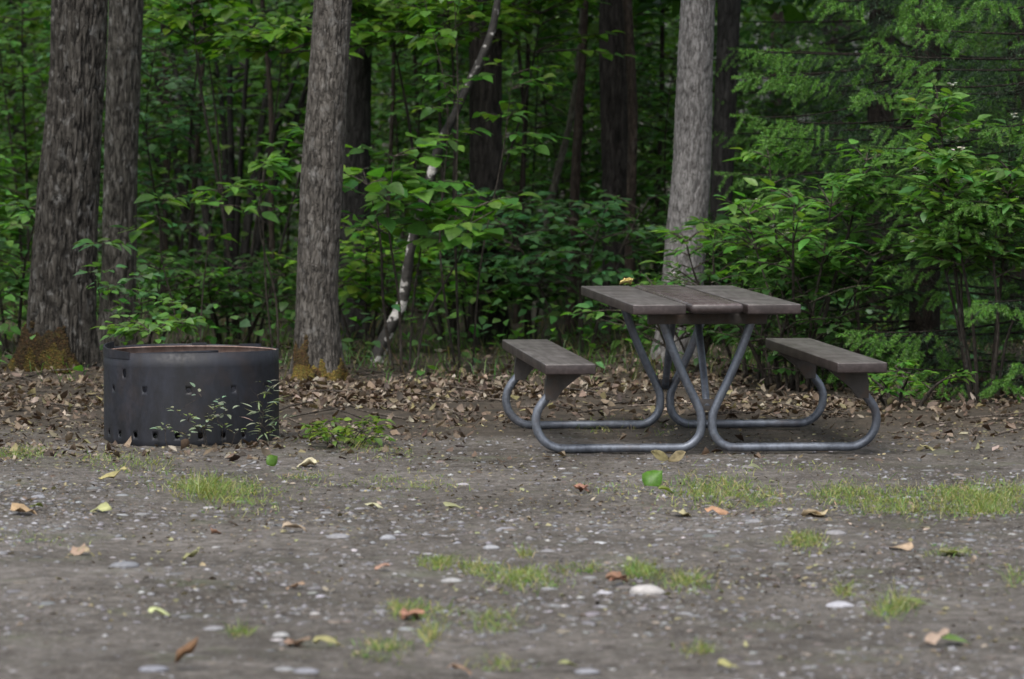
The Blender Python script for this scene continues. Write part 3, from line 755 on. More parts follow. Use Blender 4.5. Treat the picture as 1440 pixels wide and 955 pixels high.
for px, d, w, l in ((262, 29, 8, 30), (388, 30, 9, -22), (541, 29.5, 7, 14), (592, 31, 8, -18), (726, 30, 8, 20), (745, 28.5, 6, -26), (920, 31, 8, 12), (235, 31, 9, -10)):
    tree('slender_stem', trunk_px(d, [(px, 460, w), (px + l * .3, 300, w * .9), (px + l * .5 + 4, 150, w * .8), (px + l, -30, w * .7)]), M_STEM, 'slender bare stem rising straight through the understory leaves', 'sapling stem', 'slender stems in the woods', seg=14, amp=.002, top=4.5, crown=False, tint=(.6, .55, .5))

# ------------------------------------------------------------------ understorey shrubs
def shrub(px, d, h, spread, stems, twigs, leaf, palette, label, seed, name='shrub', cat='shrub', zmin=.25, wid=.6, group=None, per=(6, 13), twl=(.22, .55), srad=.012, flowers=0, lean_px=0, gap=.06, upright=.0, base_spread=.06, matl=None):
    rg = RNG(seed); b = np.array([X(px, d), d, 0.0]); b[2] = float(ground_z(b[0], b[1]))
    t = empty(name, b, label, cat, group)
    mbs = []; axes = []
    for k in range(stems):
        a = 2 * PI * k / stems + rg.uniform(-.5, .5); o = np.array([math.cos(a), math.sin(a), 0]) * spread * rg.uniform(.35, 1.0)
        hh = h * rg.uniform(.75, 1.05); ln = np.array([lean_px / F * d, 0, 0])
        s0 = np.array([math.cos(a), math.sin(a), 0]) * base_spread
        pts = [s0 - [0, 0, .05], s0 + o * .30 + ln * .2 + [rg.normal(0, .03), rg.normal(0, .03), hh * .33], s0 + o * .68 + ln * .6 + [rg.normal(0, .04), rg.normal(0, .04), hh * .7], s0 + o + ln + [0, 0, hh]]
        P, R = resample(np.array(pts), np.array([1, .8, .55, .2]) * srad * rg.uniform(.7, 1.2), .08)
        m = MB(); tube(m, P, R, 8, raw=True, col=np.array((1, 1, 1)) * rg.uniform(.45, 1.0)); mbs.append(m); axes.append(P)
    LP = []; LD = []; LN = []; LL = []; fl = []
    for w in range(twigs):
        k = w % stems; P = axes[k]; f = rg.uniform(0, 1) ** .8
        zlo = zmin * h; i = int(np.clip(np.searchsorted(P[:, 2], zlo + (P[-1, 2] - zlo) * f), 1, len(P) - 1)); p0 = P[i]
        a = rg.uniform(0, 2 * PI); ln = rg.uniform(*twl) * (1.1 - .45 * f)
        dv = np.array([math.cos(a), math.sin(a), rg.uniform(.05, .55) + upright]); dv /= np.linalg.norm(dv)
        p1 = p0 + dv * ln * .55; p2 = p0 + dv * ln + np.array([0, 0, -.10 * ln])
        tube(mbs[k], np.array([p0, p1, p2]), [srad * .3 + .001, srad * .2 + .001, .0012], 4, .15, np.array((1, 1, 1)) * rg.uniform(.7, 1.6), caps=False)
        n = rg.integers(*per); ff = np.linspace(.22, 1.0, n)
        pos = p0 + (p1 - p0) * np.minimum(ff * 2, 1)[:, None] + (p2 - p1) * np.maximum(ff * 2 - 1, 0)[:, None]
        side = np.where(np.arange(n) % 2, 1, -1)[:, None] * np.cross(dv, [0, 0, 1])[None]
        side = side / max(np.linalg.norm(side[0]), 1e-6)
        ddir = dv[None] * rg.uniform(.45, .8, (n, 1)) + side * rg.uniform(.5, 1.0, (n, 1)); ddir[-1] = dv
        ddir[:, 2] += rg.normal(-.22, .18, n)
        N = np.stack([rg.normal(0, .22, n), rg.normal(-.12, .22, n), np.ones(n)], 1)
        pos = pos + norm(ddir) * rg.uniform(.01, .03, (n, 1))
        LP.append(pos); LD.append(ddir); LN.append(N); LL.append(leaf * rg.uniform(.6, 1.25, n))
        if flowers and rg.uniform() < flowers: fl.append(p2 + [0, -.02, .055])
    LP, LD, LN, LL = (np.concatenate(v) for v in (LP, LD, LN, LL)); n = len(LP)
    mb = MB()
    leaves(mb, LP, LD, LN, LL, LL * wid * rg.uniform(.85, 1.15, n), rg.uniform(.02, .38, n), rg.uniform(.05, .75, n), pal(rg, n, palette), tpl=FINE if d < 30 else SIMPLE)
    for m in mbs: m.build('stem', matl or M_STEM, t)
    mb.build('foliage', M_LEAF, t)
    for p in fl:
        m = MB(); q = 14; a = rg.uniform(0, 2 * PI, q); pp = p + rg.normal(0, .010, (q, 3))
        leaves(m, pp, np.stack([np.cos(a), np.sin(a), np.full(q, .35)], 1), np.tile([0, 0, 1.0], (q, 1)), .026, .022, .1, .3, pal(rg, q, [(.72, .72, .62), (.6, .62, .5)], jit=.08))
        m.build('flower', M_PETAL, t)
    return t

shrub(568, 24.3, 1.20, .36, 4, 46, .125, G_BR, 'leafy sapling with large heart shaped leaves right of the mossy grey trunk', 1, 'sapling', 'sapling', .55, .82, per=(4, 8), twl=(.2, .42), srad=.010)
shrub(325, 31.0, 2.7, 1.15, 11, 75, .085, G_MID, 'many stemmed dark shrub fanning out from one clump behind the fire ring', 2, 'multi_stem_shrub', zmin=.45, srad=.034, twl=(.3, .7), base_spread=.07, matl=M_BARK_DARK)
shrub(268, 24.9, 1.02, .22, 2, 13, .125, G_BR, 'spindly sapling with a few large pale leaves above the fire ring', 3, 'sapling', 'sapling', .55, .52, per=(4, 7), twl=(.16, .3), srad=.007)
shrub(398, 24.9, 1.3, .18, 3, 20, .115, G_BR, 'spindly sapling with drooping leaves just left of the mossy grey trunk', 4, 'sapling', 'sapling', .6, .5, per=(4, 8), twl=(.15, .34), srad=.007)
shrub(345, 27, 2.55, .75, 4, 121, .10, G_YEL, 'tall sapling with bright yellow green leaves at the top above the fire ring', 5, 'sapling', 'sapling', .70, .75, twl=(.25, .55), srad=.014)
shrub(640, 27.5, 2.7, .9, 4, 140, .10, G_YEL, 'tall sapling spreading bright green leaves over the leaning birch', 6, 'sapling', 'sapling', .68, .72, twl=(.25, .6), srad=.014)
shrub(815, 26.4, .98, .40, 4, 64, .085, G_BLU, 'bluish green bush low behind the left bench of the table', 7, zmin=.35, wid=.72)
shrub(18, 25.8, 1.15, .5, 6, 62, .10, G_MID, 'leafy bush at the left edge beside the largest trunk', 8, zmin=.1, wid=.6)
shrub(225, 28.2, 2.5, .55, 4, 152, .08, G_BLU, 'tall bluish green bush right of the slimmer furrowed trunk', 9, zmin=.25, wid=.66)
shrub(745, 31, 2.4, .9, 4, 171, .08, G_MID, 'bush of small mid green leaves between the leaning birch and thin stems', 10, zmin=.18)
shrub(565, 30, 2.6, .8, 4, 190, .082, G_MID, 'dense bush filling the gap behind the leaning birch', 11, zmin=.2)
shrub(915, 29.6, 2.4, .6, 4, 117, .09, G_MID, 'open bush beside the pale grey trunk, on its left', 12, zmin=.2)
shrub(1045, 28.4, 1.5, .6, 4, 114, .085, G_MID, 'bush showing between the pale grey trunk and the spruce', 13, zmin=.15)
shrub(672, 27.2, 1.02, .35, 4, 87, .075, G_BLU, 'small leaved bush at the foot of the black wide trunk', 14, zmin=.25)
shrub(40, 30.5, 2.7, .9, 4, 171, .085, G_MID, 'bush behind the largest trunk reaching the top left corner', 15, zmin=.15)
shrub(400, 33.5, 2.7, .9, 4, 171, .085, G_BR, 'far bright bush between the dark multi stemmed shrub and grey trunk', 16, zmin=.2)
shrub(1110, 31, 2.3, .8, 4, 133, .085, G_DRK, 'dark bush behind the spruce tips near the reddish trunk', 17, zmin=.2)
shrub(515, 26.2, .72, .3, 4, 64, .085, G_YEL, 'low yellow green bush at the foot of the leaning birch', 18, zmin=.3, wid=.7)
shrub(200, 26.2, .55, .4, 4, 76, .07, G_MID, 'low bush on the woods floor behind the fire ring', 19, zmin=.2)
shrub(320, 26.6, .6, .5, 4, 87, .07, G_DRK, 'low dark bush at the foot of the multi stemmed shrub', 20, zmin=.2)
shrub(960, 33, 2.4, .9, 4, 152, .085, G_BR, 'far bright bush behind the pale grey trunk', 21, zmin=.25)
shrub(650, 26.8, .55, .3, 4, 30, .08, G_MID, 'low bush right of the white patched birch foot', 22, zmin=.25)
shrub(740, 27.6, .8, .4, 4, 83, .07, G_DRK, 'low dark bush left of the thin stems', 23, zmin=.2)
shrub(1010, 26.8, .75, .5, 4, 102, .085, G_DRK, 'dark bush low behind the picnic table top', 24, zmin=.15)
shrub(840, 33, 2.6, .9, 4, 152, .08, G_BR, 'far bright bush between the two black trunks', 25, zmin=.25)
shrub(800, 32.5, 2.7, 1.0, 4, 150, .085, G_BR, 'leafy bush filling the gap between the black wide trunk and the thin stems', 26, zmin=.25)
shrub(700, 35, 3.0, 1.2, 4, 170, .09, G_YEL, 'yellow green bush farthest back behind the black wide trunk', 27, zmin=.3)
shrub(460, 34.5, 3.0, 1.0, 4, 150, .09, G_BR, 'far bush showing on both sides of the dark trunk beside the mossy grey one', 28, zmin=.3)
shrub(130, 33, 2.9, .8, 4, 120, .085, G_MID, 'far bush glimpsed between the two furrowed trunks', 29, zmin=.2)
shrub(270, 33, 2.7, .8, 4, 150, .085, G_BR, 'far bright bush behind the left stems of the dark multi stemmed shrub', 37, zmin=.25)
shrub(335, 35.5, 3.0, 1.0, 4, 160, .09, G_MID, 'farthest leafy bush straight behind the dark multi stemmed shrub', 38, zmin=.25)
shrub(650, 25.0, 2.3, .35, 3, 36, .10, G_BR, 'slim sapling whose leaves cross the upper part of the leaning birch', 39, 'sapling', 'sapling', .52, .7, per=(4, 8), twl=(.18, .4), srad=.008)
# right hand shrubs with pale flowers in front of the spruce
shrub(1385, 22.0, 1.50, .42, 7, 300, .085, [(.145, .29, .065), (.115, .25, .06), (.095, .21, .06), (.17, .32, .08)], 'broad leaved bush with small white flower heads at the right edge', 30, 'flowering_shrub', 'shrub', .42, .52, per=(6, 11), twl=(.10, .28), flowers=.10, upright=.25)
shrub(1060, 23.4, .82, .42, 5, 80, .095, G_BR, 'flowering bush with whorled leaves rising behind the table top right end', 31, 'flowering_shrub', 'shrub', .5, .42, per=(5, 9), twl=(.15, .3), flowers=.08, upright=.2)
shrub(1165, 22.9, .88, .4, 5, 66, .095, G_MID, 'flowering bush above the right bench of the picnic table', 32, 'flowering_shrub', 'shrub', .5, .42, per=(5, 9), twl=(.15, .3), flowers=.06, upright=.2)
shrub(1100, 22.9, .60, .5, 7, 75, .07, G_DRK, 'low dark bush behind the right bench', 33, zmin=.1)
shrub(1270, 21.4, .20, .22, 6, 27, .055, G_BR, 'low seedling clump on the ground right of the table', 34, 'seedling_clump', 'seedlings', .1, .5, twl=(.08, .18))
shrub(962, 24.1, .50, .3, 5, 60, .065, G_MID, 'low thin bush at the foot of the pale grey trunk', 35, zmin=.15)
shrub(1125, 22.8, 1.22, .50, 6, 90, .10, [(.13, .28, .055), (.105, .24, .05), (.08, .195, .045)], 'bush of long bright leaves before the spruce, above the right half of the table top', 36, 'leafy_bush', 'shrub', .5, .45, per=(5, 9), twl=(.14, .32), upright=.15)
# small plants by the fire ring
shrub(222, 21.6, .47, .14, 4, 25, .062, [(.13, .26, .06), (.10, .22, .05)], 'light green leafy plant rising just behind the fire ring rim', 40, 'leafy_plant', 'plant', .72, .75, per=(5, 9), twl=(.10, .26), srad=.004)
shrub(158, 22.3, .80, .10, 3, 20, .075, [(.085, .19, .07), (.07, .16, .06)], 'slender plant with paired bluish leaves left of the fire ring rim', 41, 'leafy_plant', 'plant', .5, .6, per=(3, 6), twl=(.08, .2), srad=.004)
shrub(480, 18.9, .10, .14, 7, 32, .04, [(.15, .22, .03), (.10, .18, .03)], 'low yellow green weed between the fire ring and the table', 42, 'weed', 'weed', .1, .6, twl=(.05, .13), srad=.003)
for i, (px, h, n, lab) in enumerate(((293, .26, 12, 'tallest pale weed with small leaves against the fire ring front'), (313, .20, 9, 'pale weed right of the tallest weed at the fire ring front'),
                                     (360, .30, 9, 'thin upright grassy weed against the right of the fire ring front'), (378, .18, 8, 'short thin weed by the right edge of the fire ring front'), (240, .09, 6, 'tiny weed at the left of the fire ring front'))):
    shrub(px, 18.93, h, .025, 2, n, .032 if i not in (2, 3) else .06, [(.33, .38, .28), (.26, .32, .22)], lab, 50 + i, 'weed', 'weed', .1, .5 if i not in (2, 3) else .12, per=(3, 6), twl=(.02, .05), srad=.002, upright=.5, base_spread=.01)

# ------------------------------------------------------------------ spruces
def spruce(px, d, h, rad, seed, label, zdet=2.9, dens=330, z0=.2, nbr=(5, 8)):
    rg = RNG(seed); b = np.array([X(px, d), d, 0.0])
    t = empty('spruce_tree', b, label, 'spruce')
    mb = MB(); tube(mb, np.array([(0, 0, -.05), (.02, 0, h * .4), (0, .03, h)]), [rad * .055 + .02, rad * .04 + .01, .008], 20, .15, (.45, .42, .4)); wood = mb
    SA = []; SB = []; NEW = []
    z = z0
    while z < h - .2:
        fine = z < zdet
        r_here = rad * (1 - (z / h)) ** .75 * (1 if z > .4 else .85 + .35 * z)
        nb = rg.integers(*nbr) if fine else 5
        for k in range(nb):
            a = rg.uniform(0, 2 * PI); L = r_here * rg.uniform(.7, 1.08); zz = z + rg.uniform(-.14, .14)
            out = np.array([math.cos(a), math.sin(a), 0]); sd = np.array([-math.sin(a), math.cos(a), 0])
            sag = rg.uniform(.02, .42)
            tt = np.linspace(0, 1, 12)
            ax = out[None] * (tt * L)[:, None] + np.array([0, 0, 1.0])[None] * (zz + .05 * tt - sag * L * tt * (1.35 - .75 * tt))[:, None] + sd[None] * (rg.normal(0, .05) * tt ** 2)[:, None]
            tube(wood, ax, np.linspace(.009, .0025, 12), 5, raw=True, col=(.35, .32, .3), caps=False)
            st = .068 if fine else .16
            n = int(L / st)
            for q in range(n):
                f = (q + rg.uniform(0, .6)) / n
                if f < .18: continue
                p = np.array([np.interp(f, tt, ax[:, c]) for c in range(3)])
                for sgn in (-1, 1):
                    l2 = (.10 + .36 * (1 - f) * min(1, L)) * rg.uniform(.6, 1.1)
                    dv = out * .75 + sd * sgn * .75 + np.array([0, 0, rg.normal(-.18, .1)]); dv /= np.linalg.norm(dv)
                    e = p + dv * l2 + np.array([0, 0, -.25 * l2 * l2])
                    nl = min(.12 * rg.uniform(.7, 1.2), l2 * .6); k_ = 1 - nl / l2; nf = 1 if f > .62 or rg.uniform() < .10 else 0
                    m_ = p + (e - p) * k_
                    SA.append(p); SB.append(m_); NEW.append(0); SA.append(m_); SB.append(e + np.array([0, 0, -.055 * rg.uniform(.2, 1.6)])); NEW.append(nf)
                    if fine and l2 > .16:
                        for g in np.arange(.3, .95, .075 / l2):
                            pp = p + (e - p) * g
                            for s2 in (-1, 1):
                                if rg.uniform() < .58: continue
                                d2 = dv * .8 + np.cross(dv, [0, 0, 1]) * s2 * .65 + np.array([0, 0, rg.normal(-.3, .12)])
                                d2 /= np.linalg.norm(d2); l3 = rg.uniform(.05, .10)
                                SA.append(pp); SB.append(pp + d2 * l3 * .45); NEW.append(0)
                                SA.append(pp + d2 * l3 * .45); SB.append(pp + d2 * l3 + np.array([0, 0, -.02])); NEW.append(nf if rg.uniform() < .6 else 0)
            SA.append(ax[-2]); SB.append(ax[-1] + out * .06); NEW.append(1)
        z += rg.uniform(.16, .25) if fine else .45
    wood.build('trunk', M_STEM, t)
    SA, SB, NEW = np.array(SA), np.array(SB), np.array(NEW)
    ln = np.linalg.norm(SB - SA, axis=1); mid = SA[:, 2]
    cnt = np.maximum(2, (ln * np.where(mid < zdet, dens, dens * .22) * np.where(NEW == 1, 4.2, .75)).astype(int))
    idx = np.repeat(np.arange(len(SA)), cnt); n = len(idx)
    f = rg.uniform(0, 1, n)[:, None]; p = SA[idx] + (SB[idx] - SA[idx]) * f
    ax = norm(SB[idx] - SA[idx]); rd = rg.standard_normal((n, 3)); rd = norm(rd - ax * (rd * ax).sum(1, keepdims=True))
    nw = NEW[idx]; far = (p[:, 2] > zdet)
    dv = norm(ax * np.where(nw, .5, .75)[:, None] + rd * .8)
    le = np.where(nw, .0185, .017) * rg.uniform(.75, 1.15, n) * np.where(far, 2.4, 1); wd = np.where(far, .010, np.where(nw, .0036, .0028))
    s = norm(np.cross(dv, rg.standard_normal((n, 3)))) * (wd * .5)[:, None]
    V = np.stack([p - s, p + s, p + dv * le[:, None]], 1)
    tintseg = rg.uniform(.8, 1.25, len(SA))[idx][:, None]
    C = np.where(nw[:, None], pal(rg, n, [(.125, .28, .042), (.10, .235, .04), (.08, .19, .035)], jit=.1), pal(rg, n, [(.016, .042, .018), (.021, .054, .021), (.013, .034, .014)], jit=.1)) * tintseg
    mb = MB(); mb.add(V.reshape(-1, 3), [np.arange(n * 3).reshape(-1, 3)], np.repeat(C, 3, 0)); mb.build('crown', M_NEEDLE, t, smooth=False)
    return t
spruce(1300, 23.6, 8.5, 1.30, 61, 'spruce with bright new tips spreading over the right bench of the table', nbr=(7, 11))
spruce(1500, 22.4, 8.0, 1.35, 62, 'dark spruce cut by the right edge of the view', zdet=2.5, dens=300, nbr=(7, 11))
spruce(1235, 27.4, 8.5, 1.5, 63, 'taller darker spruce standing behind the one with bright new tips', zdet=3.0, dens=190)
spruce(1430, 27.8, 9.0, 1.5, 64, 'dark spruce behind the flowering bush at the right', zdet=3.0, dens=150)

# ------------------------------------------------------------------ far woods
def build_woods():
    rg = RNG(9); mb = MB(); cols = [(.05, .12, .024), (.075, .165, .03), (.035, .085, .02), (.10, .20, .035)]
    def mass(n, f, size, cw=None):
        c = f(max(8, n // 40)); i = rg.integers(0, len(c), n); P = c[i] + rg.standard_normal((n, 3)) * np.array([.42, .42, .22])
        P = P[P[:, 2] > .05]; n = len(P)
        a = rg.uniform(0, 2 * PI, n); D = np.stack([np.cos(a), np.sin(a), rg.normal(-.25, .35, n)], 1)
        N = np.stack([rg.normal(0, .4, n), rg.normal(-.15, .4, n), np.ones(n)], 1); L = size * rg.uniform(.6, 1.3, n)
        leafcards(mb, P, D, N, L, L * .72, pal(rg, n, cols))
    U = rg.uniform
    mass(40000, lambda m: np.stack([U(-9, 9, m), U(35, 47, m), U(.1, 4.2, m)], 1), .11)          # the woods behind
    mass(14000, lambda m: np.stack([U(-16, 16, m), U(44, 56, m), U(.1, 7, m)], 1), .24)
    for s in (-1, 1):                                                                             # the woods on both sides
        def side(m, s=s):
            y = U(21.5, 44, m); return np.stack([s * (y * .121 + 1.0 + U(0, 1, m) ** 1.3 * 9), y, U(.1, 5, m)], 1)
        mass(9000, side, .22)
    mass(30000, lambda m: np.stack([U(-22, 22, m), U(52, 66, m), U(.1, 13, m)], 1), .34)
    mass(30000, lambda m: np.stack([U(-4.8, 4.8, m), U(30.5, 37, m), U(.3, 3.3, m)], 1), .085)
    mass(9000, lambda m: np.stack([U(-9, -4, m), U(36, 48, m), U(.5, 5, m)], 1), .2)        # leaves overhead
    tag(mb.build('far_woods', M_LEAF), 'mass of small green leaves filling the woods behind the trunks', 'woods', kind='stuff')
build_woods()

# ------------------------------------------------------------------ single fallen leaves and stones
def fallen(px, py, L, col, label, seed, ang=None, fold=.3, curl=.6, wid=.65, name='fallen_leaf', lift=.012, upr=0.0, cat='leaf', z=None, Y=None, tiltN=0.25, group=None, pieces=1):
    rg = RNG(seed); g = gr(px, py) if Y is None else np.array([X(px, Y), Y])
    zz = float(ground_z(g[0], g[1])) if z is None else z
    a = rg.uniform(0, 2 * PI) if ang is None else ang
    mb = MB(); n = pieces
    aa = a + np.arange(n) * 2.1 + rg.uniform(-.3, .3, n); u = np.full(n, upr)
    D = np.stack([np.cos(aa), np.sin(aa), u + rg.normal(0, .06, n)], 1)
    N = np.tile([rg.normal(0, tiltN), -.2 - .8 * (upr > .4), 1.0 - .8 * (upr > .4)], (n, 1)) + rg.normal(0, .1, (n, 3))
    off = -D * L * (.5 if upr < .4 else 0); off[:, 2] = rg.uniform(0, .01, n)
    P = off
    Vm = MB(); leaves(mb, P, D, N, L, L * wid, fold, curl, pal(rg, n, [col], jit=.08, hue=.03), rg.uniform(-.3, .5), tpl=FINE, crumple=.06 if upr < .8 and col[1] < col[0] * 1.05 else .015, rg=rg)
    o = mb.build(name, M_LITTER if col[1] < col[0] * 1.05 else M_LEAF)
    o.location = (g[0], g[1], zz + lift)
    md = o.modifiers.new('thick', 'SOLIDIFY'); md.thickness = .0012
    return tag(o, label, cat, group)
BRN, TAN, YEL, PAL, GRN, ORG = (.17, .10, .07), (.34, .26, .20), (.42, .36, .14), (.48, .46, .24), (.11, .26, .03), (.34, .19, .12)
LV_ = [
    (882, 398, .075, (.62, .52, .20), 'yellow dry leaf lying on the far edge of the table top', dict(z=.669, Y=20.25, pieces=2, fold=.7, curl=-.6, lift=.004, upr=.1)),
    (907, 684, .10, GRN, 'bright green round leaf standing up in the dirt below the table', dict(ang=.25, upr=1.1, wid=.9, fold=.1, curl=.35, lift=-.005)),
    (938, 692, .075, (.30, .36, .12), 'pale green leaf flat beside the upright green leaf', dict(ang=.1)),
    (940, 654, .09, (.27, .24, .12), 'crumpled olive dry leaf before the near table leg', dict(upr=.5, ang=.7, fold=.8, curl=-1.1, pieces=2)),
    (1320, 912, .085, (.36, .28, .22), 'brown leaf with curled rim at the lower right', dict(ang=.2, fold=.5, curl=-1.0)),
    (1345, 908, .09, (.20, .33, .08), 'green leaf beside the curled brown leaf at the lower right', dict(ang=.0, fold=.2, curl=.3)),
    (272, 945, .10, (.19, .105, .055), 'russet curled leaf at the bottom edge of the view', dict(ang=.3, upr=.2, fold=.7, curl=-1.3, wid=.5)),
    (226, 871, .075, (.50, .50, .27), 'pale yellow narrow leaf flat on the gravel at lower left', dict(ang=.05, wid=.45)),
    (418, 911, .09, (.33, .22, .15), 'tan leaf with darker curl on the lower left gravel', dict(ang=.3, pieces=2)),
    (460, 912, .085, (.33, .34, .15), 'olive narrow leaf touching the tan leaf on the lower left gravel', dict(ang=.02, wid=.35)),
    (415, 836, .07, (.36, .25, .17), 'tan leaf alone on the gravel left of centre', dict(ang=2.8)),
    (578, 873, .085, ORG, 'orange brown leaf beside the grass tuft low in the middle', dict(pieces=2)),
    (537, 806, .055, (.34, .20, .14), 'small russet leaf left of the middle grass tufts', dict()),
    (868, 822, .075, (.24, .13, .09), 'dark brown crumpled leaf just left of the white stone', dict(upr=.35, pieces=2, fold=.8)),
    (818, 692, .07, (.33, .17, .12), 'reddish leaf left of the upright green leaf', dict(pieces=2)),
    (270, 785, .07, (.40, .42, .19), 'pale leaf with bent tip on the left gravel', dict(ang=.1, curl=-.9)),
    (430, 656, .10, (.56, .50, .34), 'cream dry leaf in front of the fire ring right side', dict(ang=2.7, fold=.4)),
    (375, 656, .07, (.12, .25, .03), 'green leaf standing in front of the fire ring', dict(upr=.7, ang=.2, wid=.8)),
    (350, 662, .085, (.33, .33, .34), 'grey wood chip propped left of the green leaf', dict(upr=.3, ang=.4, fold=.05, curl=.1, wid=.35, name='wood_chip', cat='wood chip')),
    (160, 682, .13, (.36, .33, .15), 'long olive dry leaf left below the fire ring', dict(ang=.35, upr=.15, wid=.4, curl=-.7)),
    (35, 726, .11, (.42, .29, .17), 'tan leaf at the far left edge of the dirt', dict(ang=.1)),
    (52, 722, .07, (.25, .30, .08), 'green yellow leaf touching the tan leaf at the far left', dict(ang=1.0, upr=.2)),
    (140, 722, .10, (.36, .36, .17), 'olive leaf on the dirt right of the far left tan leaf', dict(ang=3.0, wid=.4)),
    (960, 725, .08, PAL, 'pale yellow leaf at the lower edge of the middle grass', dict(ang=.0)),
    (1010, 721, .10, (.38, .26, .15), 'tan long leaf at the lower edge of the middle grass', dict(ang=.1, wid=.4)),
    (1148, 724, .12, (.46, .40, .24), 'light tan leaf left of the right grass patch', dict(ang=.05, pieces=2)),
    (1262, 777, .12, (.36, .29, .19), 'long tan leaf below the right grass patch', dict(ang=2.9, wid=.4)),
    (1342, 785, .11, (.33, .35, .18), 'olive leaf below the right grass, near the edge', dict(ang=.1, pieces=2)),
    (1285, 854, .06, (.30, .36, .14), 'small green leaf with raised tip on the right gravel', dict(upr=.3, pieces=2)),
    (1025, 944, .065, (.44, .44, .18), 'yellow leaf at the bottom edge right of centre', dict(ang=.0)),
    (530, 715, .10, (.44, .43, .28), 'pale narrow leaf on the dirt in the middle', dict(ang=.0, wid=.3)),
    (640, 720, .09, (.34, .34, .18), 'olive narrow leaf right of the pale narrow leaf', dict(ang=.1, wid=.35)),
    (305, 748, .07, (.22, .13, .09), 'brown leaf on the gravel below the left grass patch', dict()),
    (415, 748, .10, (.38, .31, .22), 'light brown leaf on the gravel below the left grass patch', dict(ang=.1, wid=.4)),
    (110, 777, .09, (.34, .25, .18), 'faded brown leaf pair on the left gravel', dict(pieces=2)),
    (1310, 636, .11, (.40, .36, .19), 'straw coloured leaf right of the right bench foot', dict(ang=.1, wid=.4)),
    (1065, 664, .08, (.36, .38, .23), 'pale olive leaf in front of the right legs of the table', dict(ang=.0, wid=.4)),
    (648, 945, .075, (.35, .24, .16), 'brown leaf at the bottom edge left of centre', dict(ang=.1)),
    (800, 940, .06, (.36, .37, .17), 'olive leaf at the bottom edge in the middle', dict(ang=.2, wid=.45)),
]
for i, (px, py, L, c, lab, kw) in enumerate(LV_): fallen(px, py, L, c, lab, 300 + i, **kw)

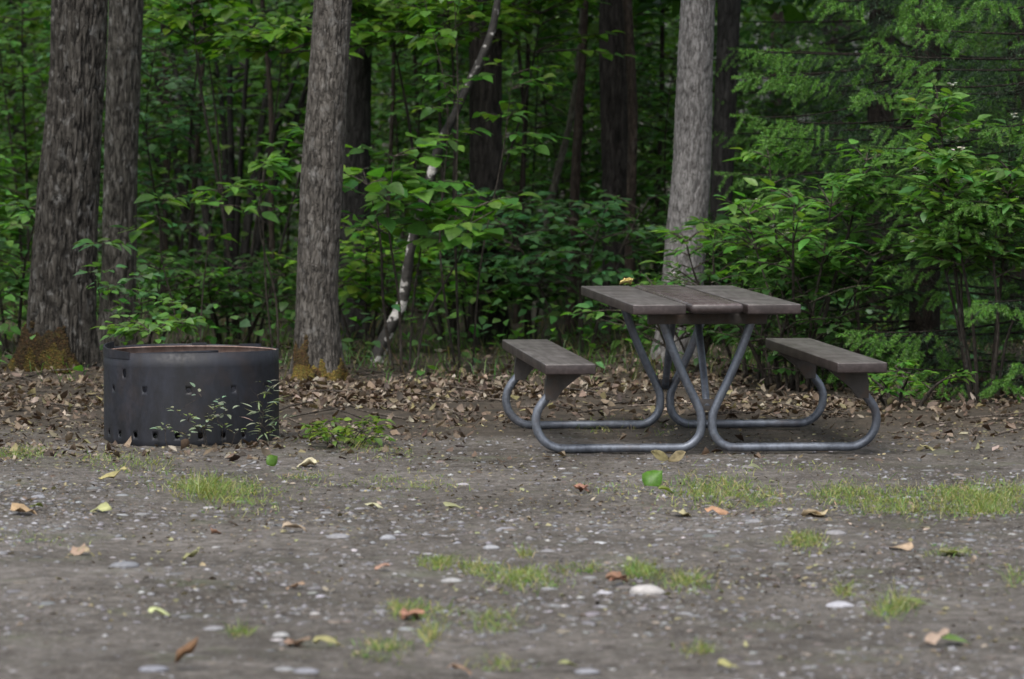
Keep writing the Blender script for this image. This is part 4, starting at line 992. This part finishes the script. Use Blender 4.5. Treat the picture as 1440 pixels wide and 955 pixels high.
def stone(px, py, s, flat, col, label, seed, ang=0.0, ex=.7):
    rg = RNG(seed); g = gr(px, py); V0, F0 = ICO3
    V = V0 * (1 + .30 * (fbm(V0 * 1.3 + seed, seed, 2) - .5)[:, None] + .08 * (fbm(V0 * 4 + seed, seed, 2) - .5)[:, None])
    V = V * np.array([s, s * ex, s * flat]); V[:, 2] = np.maximum(V[:, 2], -s * flat * .4)
    ca, sa = math.cos(ang), math.sin(ang); V = V @ np.array([[ca, sa, 0], [-sa, ca, 0], [0, 0, 1]])
    mb = MB(); mb.add(V, [F0], col); o = mb.build('stone', M_STONE)
    o.location = (g[0], g[1], float(ground_z(g[0], g[1])) + s * flat * .1); tag(o, label, 'stone')
for i, a in enumerate([
    (910, 833, .056, .45, (.36, .345, .335), 'largest white rounded stone on the gravel', .1), (1181, 848, 0.042, .34, (.33, .33, .36), 'flat pale stone on the right gravel', -.1),
    (635, 818, .032, .35, (.27, .27, .27), 'pale stone left of the middle grass tufts', 0), (395, 896, .026, .4, (.28, .28, .28), 'small white stone on the lower left gravel', .2),
    (300, 886, .03, .3, (.2, .2, .21), 'grey stone above the small white stone', .2), (825, 943, .034, .3, (.2, .205, .225), 'bluish stone at the bottom edge', 0),
    (215, 945, .042, .3, (.17, .175, .2), 'bluish flat stone at the bottom left', .3), (430, 946, .036, .3, (.18, .185, .21), 'bluish flat stone near the bottom, left of centre', -.2),
    (1175, 757, 0.040, .34, (.2, .195, .205), 'flat grey stone above the right gravel', 0), (175, 800, 0.048, .34, (.16, .165, .18), 'wide flat bluish stone on the left gravel', .2),
    (545, 760, .03, .5, (.25, .255, .275), 'angular grey stone in the middle left', .6), (690, 772, .03, .35, (.25, .255, .27), 'pale stone in the middle of the gravel', 0),
    (475, 755, 0.044, .34, (.19, .19, .2), 'wide flat stone on the middle left gravel', 0), (1060, 735, 0.032, .34, (.18, .18, .19), 'flat grey stone below the middle grass', 0)]):
    stone(*a[:6], 500 + i, a[6])

# ------------------------------------------------------------------ light, sky, camera
w = bpy.data.worlds.new('World'); scene.world = w; w.use_nodes = True
nt = w.node_tree; bg = nt.nodes['Background']
sky = nt.nodes.new('ShaderNodeTexSky'); sky.sky_type = 'NISHITA'; sky.sun_disc = False
EL, ROT = math.radians(58), math.radians(200)     # sun behind the camera, to its left
sky.sun_elevation = EL; sky.sun_rotation = ROT; sky.dust_density = 4.0; sky.air_density = 1.0; sky.ozone_density = 1.0
hs = nt.nodes.new('ShaderNodeHueSaturation'); hs.inputs['Saturation'].default_value = .45
nt.links.new(sky.outputs[0], hs.inputs['Color']); nt.links.new(hs.outputs[0], bg.inputs['Color']); bg.inputs['Strength'].default_value = .15
sd = bpy.data.lights.new('sun', 'SUN'); sd.energy = 1.4; sd.angle = math.radians(40); sd.color = (1, .97, .92)
so = bpy.data.objects.new('sun', sd); COL.objects.link(so)
v = np.array([math.sin(ROT) * math.cos(EL), math.cos(ROT) * math.cos(EL), math.sin(EL)])
from mathutils import Vector
so.rotation_euler = Vector(v).to_track_quat('Z', 'Y').to_euler(); so.location = (-8, -10, 30)

cd = bpy.data.cameras.new('camera'); cam = bpy.data.objects.new('camera', cd); COL.objects.link(cam)
cam.location = (0, 0, CZ); cam.rotation_euler = (PI / 2 - PITCH, 0, 0)
cd.sensor_width = 36; cd.lens = F / 1440 * 36; cd.clip_start = .1; cd.clip_end = 3000
cd.dof.use_dof = True; cd.dof.focus_distance = 19.2; cd.dof.aperture_fstop = 4.8
scene.camera = cam
vs = scene.view_settings; vs.view_transform = 'Standard'; vs.look = 'None'; vs.gamma = 1; vs.exposure = 0.7; vs.use_curve_mapping = False
cy = scene.cycles; cy.max_bounces = 6; cy.diffuse_bounces = 3; cy.glossy_bounces = 2; cy.transmission_bounces = 3; cy.caustics_reflective = False; cy.caustics_refractive = False
cy.filter_width = 1.6; cy.use_denoising = True
